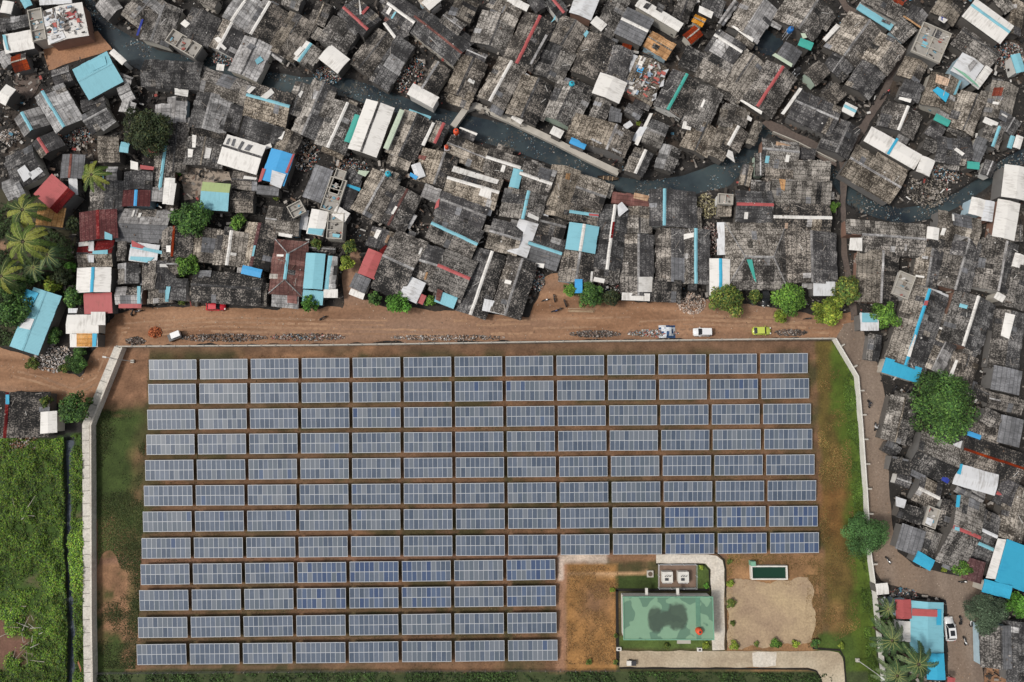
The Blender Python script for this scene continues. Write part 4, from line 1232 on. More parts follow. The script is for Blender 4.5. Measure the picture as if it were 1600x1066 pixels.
p 77 22 81 22 80 33 77 33 C
'''
MATWORD = {'g': 'speckled grey', 'b': 'speckled tan', 'd': 'dark grey', 'k': 'blackened', 'l': 'pale grey', 'm': 'smooth grey', 'w': 'white', 's': 'off-white', 'p': 'plank', 'o': 'timber',
           'n': 'rusty', 'q': 'maroon', 'r': 'red', 'c': 'cyan', 'C': 'bright blue', 'B': 'blue', 't': 'teal', 'e': 'pale green', 'y': 'green', 'u': 'open', 'U': 'royal blue'}
RIDGEWORD = {'w': 'white', 'l': 'pale', 'd': 'dark', 'n': 'rusty', 'r': 'red', 'c': 'cyan', 't': 'turquoise', 'q': 'maroon', 'C': 'blue', 'B': 'blue', 's': 'off-white'}
LOWP = set('wscCBUrteyGmqp')

HOUSES = []
def parse():
    ox = oy = 0; u = 1
    for ln in DATA.strip().splitlines():
        ln = ln.strip()
        if not ln: continue
        if ln[0] == '@':
            ox, oy, u = TILES[ln[1:]]; continue
        seg = [q.strip() for q in ln.split('|')]
        tk = seg[0].split()
        if tk[0] == 'p':
            if tk[1:9] == ['0', '0', '1', '0', '1', '1', '0', '1']: continue
            q = [float(x) for x in tk[1:9]]
            HOUSES[-1]['patch'].append(([(ox + q[i] * u, oy + q[i + 1] * u) for i in (0, 2, 4, 6)], tk[9]))
            continue
        ax, ay, bx, by, wl, wr = [float(x) for x in tk[:6]]
        if wl + wr < 0.5: continue
        ms = tk[6].split('/')
        h = dict(a=(ox + ax * u, oy + ay * u), b=(ox + bx * u, oy + by * u), wl=wl * u, wr=wr * u, ml=ms[0], mr=ms[-1], ridge=None, hip=0, patch=[], label=None, key=None)
        for o in tk[7:]:
            if o[0] == 'H': h['hip'] = float(o[1:]) * u
            elif o != '-': h['ridge'] = o
        if len(seg) > 1: h['label'] = seg[1]
        if len(seg) > 2: h['key'] = seg[2]
        HOUSES.append(h)
parse()
ROOF_POLYS = []          # (pixel polygon, roof height) used to keep ground litter off and to put litter on roofs
def wchoice():
    return random.choices(WALLC, WALLW)[0]
def house_noun(h):
    if h['ml'] == 'u': return 'open_terrace'
    if h['area'] < 26 and min(h['wl'], h['wr']) < 2.2 * 1.7 and h['L'] > 0: return 'canopy'
    if h['area'] < 30: return 'shed'
    return 'house'
HALF = 0.16
def build_house(h):
    a2, b2 = h['a'], h['b']
    flat = h['ml'] in LOWP and h['mr'] in LOWP
    mx, my = (a2[0] + b2[0]) / 2, (a2[1] + b2[1]) / 2
    s0 = mpp(mx, my, 3.5)
    wl, wr = max(0.12, h['wl'] * s0), max(0.12, h['wr'] * s0)
    big = (wl + wr) * math.hypot(a2[0] - b2[0], a2[1] - b2[1]) * s0 > 28
    if big and not flat:                               # eaves reach a little past the surveyed sheets
        wl, wr = [q * 1.08 + 0.32 if q > 0.5 else q for q in (wl, wr)]
    wmax = max(wl, wr)
    pitch = 0.13 if flat else random.uniform(0.24, 0.34)
    mono = min(wl, wr) < 0.25 * wmax
    if mono: pitch = min(pitch, 0.2)
    eave = random.uniform(1.9, 2.7) + (0.85 if flat else 0)
    if h['ml'] == 'w' and wl + wr > 5: eave += 0.35
    rise = min(2.0, pitch * wmax)
    zr = eave + rise
    A, B = at(*a2, zr), at(*b2, zr)
    L = (B - A).length + (1.0 if big and not flat else 0)
    ang = math.atan2(B.y - A.y, B.x - A.x)
    off = (wl - wr) / 2
    c = (A + B) / 2
    h['L'], h['area'] = L, L * (wl + wr)
    noun = house_noun(h)
    h['noun'] = noun
    if noun == 'canopy': zr -= 0.5; eave -= 0.5
    root = empty(noun, (c.x, c.y, 0), ang)
    h['obj'] = root
    drop = rise / wmax
    zl, z2 = zr - wl * drop, zr - wr * drop          # eave heights on +y (left of a->b) and -y
    hl = L / 2
    px = []
    for (x, y) in ((-hl, wl), (hl, wl), (hl, -wr), (-hl, -wr)):
        wx, wy = c.x + x * math.cos(ang) - y * math.sin(ang), c.y + x * math.sin(ang) + y * math.cos(ang)
        px.append(tuple(float(q) for q in topx(np.array(wx), np.array(wy), zr)))
    ROOF_POLYS.append((px, zr, h))
    def zat(y):
        return zr - abs(y) * drop
    if noun == 'open_terrace':
        # a concrete shell: slab, parapets, a few partition walls, junk on it
        wm = random.choice([WALLC[0], WALLC[2], WALLC[1]])
        m = MB(); m.box((0, off, 1.45), (L - 0.3, wl + wr - 0.3, 2.9)); m.build('wall', wm, root)
        f = MB()
        f.box((0, off, 2.96), (L, wl + wr, 0.12)); f.build('floor_slab', MATS['grey_concrete'], root)
        W = wl + wr
        p = MB()
        for y in (off - W / 2 + 0.09, off + W / 2 - 0.09): p.box((0, y, 3.26), (L, 0.16, 0.5))
        for x in (-L / 2 + 0.09, L / 2 - 0.09): p.box((x, off, 3.25), (0.16, W - 0.38, 0.48))
        nx = max(1, int(L / 2.6))
        for i in range(1, nx + 1): p.box((-L / 2 + L * i / (nx + 1), off, 3.24), (0.12, W - 0.4, 0.44))
        if W > 5: p.box((0, off + random.uniform(-0.6, 0.6), 3.23), (L - 0.4, 0.12, 0.42))
        p.build('parapet', MATS['concrete'], root)
        j = MB()
        for _ in range(int(L * W * 0.7)):
            q = random.uniform(0.2, 0.9); cc_ = random.choice([(0.6, 0.58, 0.55), (0.06, 0.055, 0.05), (0.2, 0.17, 0.14), (0.35, 0.33, 0.31), (0.15, 0.3, 0.38), (0.3, 0.1, 0.08), (0.1, 0.09, 0.08)])
            j.box((random.uniform(-L / 2 + 0.4, L / 2 - 0.4), off + random.uniform(-W / 2 + 0.4, W / 2 - 0.4), 3.1), (q, q * random.uniform(0.2, 0.8), random.uniform(0.05, 0.3)), random.uniform(0, 3), 0, 0.5, cc_)
        jo = j.build('rooftop_clutter', MATS['litter'], root); jo['kind'] = 'stuff'
        zr = 3.4
        def zat(y): return 3.1
    else:
        # walls: footprint a little inside the eaves, gables up to the ridge
        ins = min(0.3, 0.2 * min(L, wl + wr))
        if noun == 'canopy' and L * (wl + wr) < 16 and not mono:
            for sx in (-1, 1):
                for y in (wl - 0.12, -wr + 0.12):
                    m = MB(); m.box((sx * (hl - 0.15), y, (zat(y) - 0.05) / 2), (0.1, 0.1, zat(y) - 0.05)); m.build('post', MATS['bark'], root)
        else:
            yl, yr = wl - ins if wl > 0.5 else wl - 0.05, -(wr - ins) if wr > 0.5 else -(wr - 0.05)
            x0 = hl - ins
            if h['hip']:
                prof = [(yr, 0), (yr, zat(yr) - 0.12), (yl, zat(yl) - 0.12), (yl, 0)]
            else:
                prof = [(yr, 0), (yr, zat(yr) - 0.12), (0, zr - 0.12), (yl, zat(yl) - 0.12), (yl, 0)]
            n = len(prof)
            vs = [(-x0, y, z) for y, z in prof] + [(x0, y, z) for y, z in prof]
            m = MB()
            m.poly(vs, [tuple(range(n)), tuple(range(2 * n - 1, n - 1, -1))] + [(i, n + i, n + (i + 1) % n, (i + 1) % n) for i in range(n)])
            m.build('wall', wchoice(), root)
        # roof: rows of sheets on each slope, each a little different, eaves not quite straight
        m = MB()
        mats = [MATS[h['ml']], MATS[h['mr']], MATS['d'], MATS['l'], MATS['k'], MATS['b'], MATS['n'], MATS['m']]
        sag = random.uniform(0.0, 0.12) if not flat else 0.02
        for side, w, mi in ((1, wl, 0), (-1, wr, 1)):
            if w < 0.2: continue
            metal = h['ml' if side == 1 else 'mr'] in LOWP
            nu = max(1, round(L / (1.9 if metal else 1.05)))
            nv = max(1, round(w / (3.5 if metal else 1.75)))
            base_t = random.uniform(0.35, 0.65)
            amp = 0.14 if metal else 0.48
            jag = 0.05 if metal else 0.16
            blk = None
            if not metal and nu > 3 and not h['hip'] and h['ml'] not in 'no' and random.random() < 0.3:
                i0 = random.randrange(nu - 1); blk = (i0, i0 + random.randint(1, max(1, nu // 2)), random.randrange(nv), random.choice([2, 2, 3, 4, 4, 5, 5, 7]))
            ez = [random.uniform(-jag, jag) for _ in range(nu + 1)]
            for i in range(nu):
                u0, u1 = -hl + L * i / nu, -hl + L * (i + 1) / nu
                colt = random.uniform(-0.5, 0.5) * amp
                jl = random.uniform(-jag, jag)
                for j in range(nv):
                    v0, v1 = w * j / nv, w * (j + 1) / nv
                    if j == nv - 1: v1 += jl
                    if v1 - v0 < 0.1: v1 = v0 + 0.1
                    lift = 0.012 * (nv - j) + random.uniform(0, 0.02)
                    t_ = min(1, max(0, base_t + colt + random.uniform(-0.5, 0.5) * amp * 0.7))
                    if not metal and random.random() < 0.035: t_ = random.choice([0.0, 1.0])
                    mi_ = mi
                    if blk and blk[0] <= i < blk[1] and (j >= blk[2]): mi_ = blk[3]
                    elif not metal and random.random() < 0.03: mi_ = random.choice([2, 3, 4, 5, 7])
                    def P(u, v):
                        e = 0.0
                        if h['hip']:
                            lim = hl - h['hip'] * s0 * (1 - v / w)
                            u = max(-lim, min(lim, u))
                        sg = sag * (1 - (u / hl) ** 2) * (1 - v / w)
                        return (u, side * v, zr - v * drop + lift - sg)
                    q = [P(u0 - 0.02, v0), P(u1 + 0.02, v0), P(u1 + 0.02, v1), P(u0 - 0.02, v1)]
                    if side == 1: q = q[::-1]
                    q = q[::-1] if False else q
                    m.face(q, mi_, t_)
            if h['hip']:
                pass
        # soffit so that the sheets have thickness
        if h['hip']:
            hi = h['hip'] * s0
            m.face([(-hl, -wr, z2 - 0.03), (-hl, wl, zl - 0.03), (-(hl - hi), 0, zr)][::-1], 0, 0.55)
            m.face([(hl, wl, zl - 0.03), (hl, -wr, z2 - 0.03), (hl - hi, 0, zr)][::-1], 1, 0.4)
        for side, w in ((1, wl), (-1, wr)):
            if w < 0.2: continue
            zi = zr - w * drop
            rl = hl - (h['hip'] * s0 if h['hip'] else 0)
            q = [(-rl, 0, zr - 0.16), (rl, 0, zr - 0.16), (hl, side * w * 0.985, zi - 0.12), (-hl, side * w * 0.985, zi - 0.12)]
            m.face(q, 0 if side == 1 else 1, 0.2)
        m.build('roof', mats, root)
        # ridge cap
        rk = h['ridge']
        if rk or (not mono and not flat and random.random() < 0.55):
            k = rk or random.choice(['l', 'd', 'd', 'b'])
            rl = hl - (h['hip'] * s0 if h['hip'] else 0)
            wid = 0.26 if rk and k in 'lngbd' else (0.34 if rk else 0.17)
            r = MB()
            ns = max(1, int(L / 2.2))
            for i in range(ns):
                x0, x1 = -rl + 2 * rl * i / ns, -rl + 2 * rl * (i + 1) / ns
                if not rk and i and random.random() < 0.2: break
                j = random.uniform(-0.04, 0.04)
                r.poly([(x0, -wid + j, zr - wid * drop + 0.07), (x1, -wid + j, zr - wid * drop + 0.07), (x1, j, zr + 0.10), (x0, j, zr + 0.10), (x1, wid + j, zr - wid * drop + 0.07), (x0, wid + j, zr - wid * drop + 0.07)],
                       [(0, 1, 2, 3), (3, 2, 4, 5)], 0, random.uniform(0.3, 0.8))
            if r.f: r.build('ridge_cap', MATS[k], root)
            if h['hip']:
                for sx in (-1, 1):
                    for y, zz in ((wl, zl), (-wr, z2)):
                        q = MB(); q.tube([(sx * rl, 0, zr + 0.03), (sx * hl, y, zz + 0.03)], [0.13, 0.13], 5); q.build('hip_cap', MATS['l'], root)
    h['zfun'] = zat
    # patches of other sheeting lying on the roof
    Mi = Matrix.Rotation(-ang, 3, 'Z')
    for poly, k in h['patch']:
        pts = []
        for p in poly:
            z = zr
            for _ in range(3):
                g = at(*p, z); lo = Mi @ Vector((g.x - c.x, g.y - c.y, 0))
                y = max(-wr, min(wl, lo.y))
                z = zat(y) + 0.10
            pts.append((lo.x, lo.y, z))
        # keep it above the ridge crossing: use the top plane when the patch spans the ridge
        m = MB()
        ys = [q[1] for q in pts]
        up = 0.02
        if min(ys) < -0.15 and max(ys) > 0.15: up += min(0.35, drop * min(abs(min(ys)), abs(max(ys))))
        top = [(x, y, z + up + 0.05) for x, y, z in pts]; bot = [(x, y, z + up) for x, y, z in pts]
        m.poly(top + bot, [(0, 1, 2, 3), (7, 6, 5, 4), (0, 4, 5, 1), (1, 5, 6, 2), (2, 6, 7, 3), (3, 7, 4, 0)], 0, random.uniform(0.4, 0.7))
        m.build('roof_sheet', MATS[k], root)
    if h['label'] and 'clutter' in h['label'] and noun != 'open_terrace':
        j = MB()
        for _ in range(int(L * (wl + wr) * 1.3)):
            q = random.uniform(0.2, 1.3); x, y = random.uniform(-hl + 0.5, hl - 0.5), random.uniform(-wr + 0.5, wl - 0.5)
            j.box((x, y, zat(y) + 0.25), (q, q * random.uniform(0.1, 0.7), random.uniform(0.05, 0.4)), random.choice([0, 1.57, random.uniform(0, 3)]), 0, 0.5, random.choice([(0.6, 0.58, 0.56), (0.35, 0.33, 0.32), (0.07, 0.065, 0.06), (0.2, 0.17, 0.15), (0.5, 0.48, 0.46), (0.42, 0.12, 0.1), (0.12, 0.105, 0.095), (0.25, 0.32, 0.4)]))
        jo = j.build('rooftop_clutter', MATS['litter'], root); jo['kind'] = 'stuff'
    # lower lean-to sheets along some of the eaves and gable ends
    if noun == 'house' and not flat:
        for side in range(4):
            if random.random() > 0.34: continue
            k = random.choices('gbdklnms', [5, 5, 5, 4, 3, 0.5, 2, 1])[0]
            dp = random.uniform(0.7, 1.5)
            m = MB()
            if side < 2:                                   # along an eave
                w_, sg = ((wl, 1), (wr, -1))[side]
                if w_ < 1.5: continue
                z0 = zat(w_) - 0.18
                a = random.uniform(-hl, hl * 0.3); b_ = min(hl, a + random.uniform(1.5, L * 0.7))
                n_ = max(1, int((b_ - a) / 1.1))
                for i in range(n_):
                    x0, x1 = a + (b_ - a) * i / n_, a + (b_ - a) * (i + 1) / n_
                    e = random.uniform(-0.15, 0.15)
                    q = [(x0, sg * (w_ - 0.25), z0), (x1, sg * (w_ - 0.25), z0), (x1, sg * (w_ + dp + e), z0 - 0.3), (x0, sg * (w_ + dp + e), z0 - 0.3)]
                    m.face(q if sg == -1 else q[::-1], 0, random.uniform(0.15, 0.85))
            else:                                          # across a gable end
                sx = (1, -1)[side - 2]
                z0 = min(zl, z2) - 0.05
                a = random.uniform(-wr, wl * 0.2); b_ = min(wl, a + random.uniform(1.5, (wl + wr) * 0.8))
                n_ = max(1, int((b_ - a) / 1.1))
                for i in range(n_):
                    y0, y1 = a + (b_ - a) * i / n_, a + (b_ - a) * (i + 1) / n_
                    e = random.uniform(-0.15, 0.15)
                    q = [(sx * (hl - 0.2), y0, z0), (sx * (hl - 0.2), y1, z0), (sx * (hl + dp + e), y1, z0 - 0.3), (sx * (hl + dp + e), y0, z0 - 0.3)]
                    m.face(q[::-1] if sx == 1 else q, 0, random.uniform(0.15, 0.85))
            if not m.f: continue
            cxy = [(c.x + q[0] * math.cos(ang) - q[1] * math.sin(ang), c.y + q[0] * math.sin(ang) + q[1] * math.cos(ang)) for q in m.v]
            gx_, gy_ = topx(np.array([q[0] for q in cxy]), np.array([q[1] for q in cxy]))
            if (inside(gx_, gy_, DIRT_ROAD) | inside(gx_, gy_, PAVED) | (segdist(gx_, gy_, ALLEY) < 1) | (segdist(gx_, gy_, CANAL) < -4) | (segdist(gx_, gy_, CANAL2) < -4)).any(): continue
            m.build('lean_to_roof', MATS[k], root)
    # now and then a translucent daylight sheet
    if noun == 'house' and not flat and random.random() < 0.2:
        for _ in range(random.choice([1, 1, 2])):
            side, w = random.choice(((1, wl), (-1, wr)))
            if w < 2: continue
            x, v0 = random.uniform(-hl * 0.75, hl * 0.75), random.uniform(0.4, max(0.45, w - 1.9))
            dx, dv = random.choice([(0.22, 1.6), (0.4, 1.4), (0.3, 1.1)])
            m = MB()
            q = [(x + s_ * dx, side * v, zr - v * drop + 0.14) for s_, v in ((-1, v0), (1, v0), (1, v0 + dv), (-1, v0 + dv))]
            m.face(q if side == -1 else q[::-1], 0, 0.5)
            m.build('daylight_sheet', MATS[random.choice('wwwslcpl')], root)
    return root
for h in HOUSES:
    build_house(h)

# labels: the marked ones carry their own, all others say how they look and where they stand from a marked one
def dirword(dx, dy):
    a = math.degrees(math.atan2(-dy, dx)) % 360
    return ['east', 'northeast', 'north', 'northwest', 'west', 'southwest', 'south', 'southeast'][int((a + 22.5) // 45) % 8]
ORD = ['', 'second ', 'third ', 'fourth ', 'fifth ', 'sixth ', 'seventh ', 'eighth ', 'ninth ', 'tenth ']
marks = [h for h in HOUSES if h['key']]
pend = {}
def mid(h): return ((h['a'][0] + h['b'][0]) / 2, (h['a'][1] + h['b'][1]) / 2)
for h in HOUSES:
    o = h['obj']
    noun = {'house': 'house', 'shed': 'shed', 'canopy': 'canopy', 'open_terrace': 'terrace shell'}[h['noun']]
    cat = {'house': 'house', 'shed': 'shed', 'canopy': 'canopy', 'open_terrace': 'open terrace'}[h['noun']]
    grp = {'house': 'low houses of the dense settlement', 'shed': 'small sheds between the houses', 'canopy': 'canopies and awnings of the settlement', 'open_terrace': 'roofless terraces and shells'}[h['noun']]
    tag(o, None, cat, grp)
    if h['label']:
        o['label'] = h['label'].replace(',', ''); continue
    x, y = mid(h)
    m = min(marks, key=lambda q: (mid(q)[0] - x) ** 2 + (mid(q)[1] - y) ** 2)
    dx, dy = x - mid(m)[0], y - mid(m)[1]
    desc = MATWORD[h['ml']] if h['ml'] == h['mr'] else MATWORD[h['ml']] + ' and ' + MATWORD[h['mr']].replace('speckled ', '')
    if h['ridge']: desc = RIDGEWORD[h['ridge']] + '-ridged ' + desc
    key = (desc, noun, dirword(dx, dy), m['key'])
    pend.setdefault(key, []).append((math.hypot(dx, dy), h))
for (desc, noun, d, lm), L in pend.items():
    L.sort(key=lambda q: q[0])
    for i, (_, h) in enumerate(L):
        h['obj']['label'] = f"{ORD[i]}{desc} {noun} {d} of the {lm.replace(',', '')}"
        if len(h['obj']['label'].split()) > 15: print('LONG', h['obj']['label'])
# ------------------------------------------------------------------ the solar field
mp, t, b = new_mat('solar_cell', 0.22)
oi = nd(t, 'ShaderNodeObjectInfo')
v, rnd = coords(t)
cv = mixc(t, oi.outputs['Random'], (0.074, 0.097, 0.136), (0.132, 0.158, 0.203))
hs2 = nd(t, 'ShaderNodeHueSaturation')
t.links.new(cv, hs2.inputs['Color'])
t.links.new(mth(t, 'ADD', 0.82, mth(t, 'MULTIPLY', noise(t, v, 0.9, 2), 0.36)), hs2.inputs['Value'])
t.links.new(hs2.outputs[0], b.inputs['Base Color'])
MATS['cell'] = mp
mdk, t, b = new_mat('solar_cell_deep', 0.2)
oi = nd(t, 'ShaderNodeObjectInfo')
cv = mixc(t, oi.outputs['Random'], (0.050, 0.078, 0.155), (0.10, 0.135, 0.205))
t.links.new(cv, b.inputs['Base Color'])
mlt, t, b = new_mat('solar_cell_dusty', 0.3)
oi = nd(t, 'ShaderNodeObjectInfo')
cv = mixc(t, oi.outputs['Random'], (0.10, 0.125, 0.155), (0.165, 0.185, 0.215))
t.links.new(cv, b.inputs['Base Color'])
plain('alu', (0.46, 0.475, 0.495), 0.4, 0.08, 2)
TW, TD, TT = 10.0, 4.05, R(8)
def table_meshes():
    f = MB()
    for y in (-TD / 2, 0, TD / 2): f.box((0, y, 0.0), (TW + 0.1, 0.11, 0.05))
    for i in range(11): 
        for s_ in (-1, 1): f.box((-TW / 2 + TW * i / 10, s_ * TD / 4, 0.001), (0.085, TD / 2 - 0.12, 0.045))
    fr = f.mesh('frame', [MATS['alu']])
    p = MB(); p.box((0, 0, 0), (TW / 10 - 0.085, TD / 2 - 0.10, 0.03)); pm = p.mesh('panel', [MATS['cell']])
    p = MB(); p.box((0, 0, 0), (TW / 10 - 0.085, TD / 2 - 0.10, 0.03)); pm2 = p.mesh('panel', [mdk])
    g = MB(); g.box((0, 0, 0), (0.12, 0.12, 1.0)); lg = g.mesh('leg', [MATS['galvanised']])
    p = MB(); p.box((0, 0, 0), (TW / 10 - 0.085, TD / 2 - 0.10, 0.03)); pm3 = p.mesh('panel', [mlt])
    return fr, pm, pm2, pm3, lg
FRM, PNL, PNL2, PNL3, LEG = table_meshes()
NUM = ['first', 'second', 'third', 'fourth', 'fifth', 'sixth', 'seventh', 'eighth', 'ninth', 'tenth', 'eleventh', 'twelfth', 'thirteenth']
def part(name, me, parent, loc=(0, 0, 0), rot=(0, 0, 0)):
    o = link_mesh(name, me, parent); o.location = loc; o.rotation_euler = rot
    return o
for ri, (yl, yr, xl, xr, n) in enumerate(TROWS):
    for ci in range(n):
        wpx = (xr - xl) / (n + (n - 1) * 0.0755)
        tc = (ci + 0.5) / n if n == 1 else (wpx / 2 + ci * (xr - xl - wpx) / (n - 1)) / (xr - xl)
        cx, cy = xl + (xr - xl) * tc, yl + (yr - yl) * tc
        P0 = at(cx, cy, 1.1); P1 = at(cx + 10, cy + 10 * (yr - yl) / (xr - xl), 1.1)
        rz = math.atan2(P1.y - P0.y, P1.x - P0.x)
        root = tag(empty('solar_table', (P0.x, P0.y, 0), rz), f'blue grey solar table, {NUM[ri]} row from the dirt road, {NUM[ci]} from the stone west wall', 'solar table', 'solar tables in rows')
        wm = wpx * mpp(cx, cy, 1.1)
        k = wm / (TW + 0.1)
        dusty, dk_ = random.choice([0.05, 0.2, 0.35, 0.6]), random.choice([0, 0, 0, 0.03])
        tt_ = TT + R(random.uniform(-0.9, 0.9)); root.rotation_euler.z += R(random.uniform(-0.25, 0.25))
        o = part('frame', FRM, root, (0, 0, 1.1), (tt_, 0, 0)); o.scale = (k, 1, 1)
        deep = (ri in (8, 9) and ci in (3, 4, 5, 7)) or (ri in (6, 7) and ci > 9)
        for i in range(10):
            for s_ in (-1, 1):
                y = s_ * TD / 4
                me = PNL2 if (deep and random.random() < 0.6) or random.random() < dk_ else (PNL3 if random.random() < dusty else PNL)
                q = part('panel', me, root, ((-TW / 2 + TW * (i + 0.5) / 10) * k, y * math.cos(tt_), 1.1 + y * math.sin(tt_)), (tt_, 0, 0)); q.scale = (k, 1, 1)
        for x in (-3.2, 3.2):
            part('leg', LEG, root, (x * k, 0, 0.5))

# ------------------------------------------------------------------ perimeter walls
def wall_run(name, pts, h, th, mat, label, post_every=0, post=(0.3, 0.3), post_out=0.0, cap=None, zoff=0.0, group=None):
    P = [at(x, y, 0) for x, y in pts]
    root = empty(name, P[0])
    m, cp = MB(), MB()
    n = len(P)
    lft, rgt = [], []
    for i, p in enumerate(P):
        d0 = (P[i] - P[i - 1]).normalized() if i else (P[1] - P[0]).normalized()
        d1 = (P[i + 1] - P[i]).normalized() if i < n - 1 else d0
        tt = (d0 + d1).normalized(); nn = Vector((-tt.y, tt.x, 0)); k = 1 / max(0.4, tt.dot(d1))
        lft.append(p + nn * th / 2 * k); rgt.append(p - nn * th / 2 * k)
    o0 = P[0]
    for i in range(n - 1):
        q = [lft[i] - o0, lft[i + 1] - o0, rgt[i + 1] - o0, rgt[i] - o0][::-1]
        m.prism([(v.x, v.y) for v in q], -0.2, h)
    if name == 'fence':
        for zz in (h * 0.3, h * 0.62, h * 0.97):
            m = MB(); m.tube([(*(v - o0).xy, zz) for v in P], [0.03] * n, 5); m.build('rail', mat, root)
    else:
        m.build('wall_panel', mat, root)
    if post_every:
        dist = 0.0; k = 0
        for i in range(n - 1):
            seg = P[i + 1] - P[i]; L = seg.length; d = seg / L; nn = Vector((-d.y, d.x, 0))
            while dist < L:
                c = P[i] + d * dist - o0 + nn * post_out
                pm_ = MB(); pm_.box((c.x, c.y, h / 2 + 0.03), (post[0], post[1], h + 0.12), math.atan2(d.y, d.x)); pm_.build('post', cap or mat, root)
                dist += post_every
            dist -= L
    tag(root, label, 'wall', group)
    return root
soil_mat('wall_slab', (0.52, 0.49, 0.44), (0.60, 0.57, 0.51), (0.46, 0.43, 0.39), 0.6)
soil_mat('rough_stone', (0.62, 0.57, 0.50), (0.48, 0.43, 0.37), (0.70, 0.65, 0.57), 1.2, 3.0)
soil_mat('joint_dark', (0.16, 0.15, 0.14), (0.2, 0.19, 0.17), (0.12, 0.11, 0.1))
wall_run('perimeter_wall', [(197, 544), (149, 664), (149.5, 800), (150, 960), (152, 1075)], 1.7, 0.34, MATS['rough_stone'], 'rough pale stone wall along the grass strip on the west side', 0)
wall_run('drain_walkway', [(187, 543), (137, 664), (138, 800), (138.5, 960), (140.5, 1075)], 0.7, 1.45, MATS['wall_slab'], 'long pale slab walkway beside the rough stone west wall', 2.55, (0.07, 1.42), 0.0, MATS['joint_dark'])
wall_run('perimeter_wall', [(190, 542.5), (500, 540.5), (900, 534.5), (1299, 530)], 1.7, 0.24, MATS['concrete'], 'long low pale wall between the dirt road and the solar tables', 3.0, (0.3, 0.34), 0.0, MATS['grey_concrete'])
wall_run('perimeter_wall', [(1300, 530), (1335, 589), (1341, 660), (1348, 760), (1354, 860), (1362, 920), (1371, 1000), (1379, 1085)], 1.75, 0.24, MATS['white_wall'], 'white wall beside the paved road on the east side', 0)
PW = [at(x, y, 0) for x, y in [(1300, 530), (1335, 589), (1341, 660), (1348, 760), (1354, 860), (1362, 920), (1371, 1000), (1379, 1085)]]
wr_ = [o for o in S.objects if o.name.startswith('perimeter_wall')][-1]
dist = 2.0
for p, q in zip(PW[:-1], PW[1:]):
    L = (q - p).length; d = (q - p) / L; nn = Vector((-d.y, d.x, 0))
    while dist < L:
        c = p + d * dist + nn * 0.62 - PW[0]
        m = MB(); m.prism([(c.x + d.x * a - nn.x * b_, c.y + d.y * a - nn.y * b_) for a, b_ in ((-0.15, -0.5), (0.15, -0.5), (0.15, 0.5), (-0.15, 0.5))][::1], 0, 1.5); m.build('buttress', MATS['concrete'], wr_)
        dist += 5.0
    dist -= L
wall_run('fence', [(150, 1050), (500, 1047), (968, 1046)], 1.2, 0.06, MATS['dark_metal'], 'thin dark wire fence along the south edge of the solar field', 3.0, (0.1, 0.1), 0, MATS['grey_concrete'])
wall_run('canal_wall', [(708, 200), (728, 172), (744, 167), (800, 191), (870, 224), (920, 250), (966, 272)], 0.75, 1.35, MATS['concrete'], 'thick pale concrete wall along the north bank of the canal')
wall_run('bridge_parapet', [(1206, 208), (1240, 222), (1304, 254)], 0.8, 0.2, MATS['concrete'], 'low parapet along the brown canal path')

# ------------------------------------------------------------------ station building and its yard
def rect_px(x0, y0, x1, y1, z):
    return [at(x0, y1, z), at(x1, y1, z), at(x1, y0, z), at(x0, y0, z)]
mg, t, b = new_mat('station_roof', 0.7)
v, _ = coords(t)
pn = noise(t, v, 0.28, 2, 0.4)
pn2 = noise(t, v, 0.8, 4)
c = mixc(t, ramp(t, pn, 0.505, 0.52), (0.215, 0.36, 0.24), (0.115, 0.215, 0.15))
sep = nd(t, 'ShaderNodeSeparateXYZ'); tc = nd(t, 'ShaderNodeTexCoord'); t.links.new(tc.outputs['Object'], sep.inputs[0])
rr = None
for ex, ey, ra, rb in ((-2.5, -0.3, 1.5, 2.5), (1.8, 0.3, 2.0, 2.6), (-0.2, -0.1, 3.0, 1.5)):
    e = mth(t, 'ADD', mth(t, 'POWER', mth(t, 'ABSOLUTE', mth(t, 'DIVIDE', mth(t, 'SUBTRACT', sep.outputs[0], ex), ra)), 2.5), mth(t, 'POWER', mth(t, 'ABSOLUTE', mth(t, 'DIVIDE', mth(t, 'SUBTRACT', sep.outputs[1], ey), rb)), 2.5))
    rr = e if rr is None else mth(t, 'MINIMUM', rr, e)
rr = mth(t, 'ADD', rr, mth(t, 'MULTIPLY', mth(t, 'SUBTRACT', noise(t, v, 0.8, 4), 0.5), 1.3))
c = mixc(t, mth(t, 'MULTIPLY', ramp(t, rr, 1.25, 0.6), 0.9), c, (0.045, 0.062, 0.048))
t.links.new(mixc(t, mth(t, 'MULTIPLY', pn2, 0.3), c, (0.10, 0.16, 0.11)), b.inputs['Base Color'])
P = rect_px(974, 932, 1114, 1000, 3.6)
ctr = (P[0] + P[2]) / 2
st = tag(empty('station_building', (ctr.x, ctr.y, 0)), 'flat green stained roof building with white walls beside the solar field', 'building')
hx, hy = (P[2].x - P[0].x) / 2, (P[2].y - P[0].y) / 2
m = MB(); m.box((0, 0, 1.7), (2 * hx - 0.5, 2 * hy - 0.5, 3.4)); m.build('wall', MATS['white_wall'], st)
m = MB(); m.box((0, 0, 3.5), (2 * hx, 2 * hy, 0.22)); m.build('roof', mg, st)
m = MB()
for y in (-hy + 0.08, hy - 0.08): m.box((0, y, 3.69), (2 * hx, 0.16, 0.16))
for x in (-hx + 0.08, hx - 0.08): m.box((x, 0, 3.68), (0.16, 2 * hy - 0.33, 0.14))
m.build('roof_edge', MATS['G'], st)
m = MB(); m.box((hx * 0.66, 0, 3.63), (0.9, 2 * hy - 0.4, 0.05)); m.build('roof_seam', plain('seam_green', (0.11, 0.23, 0.16), 0.8), st)
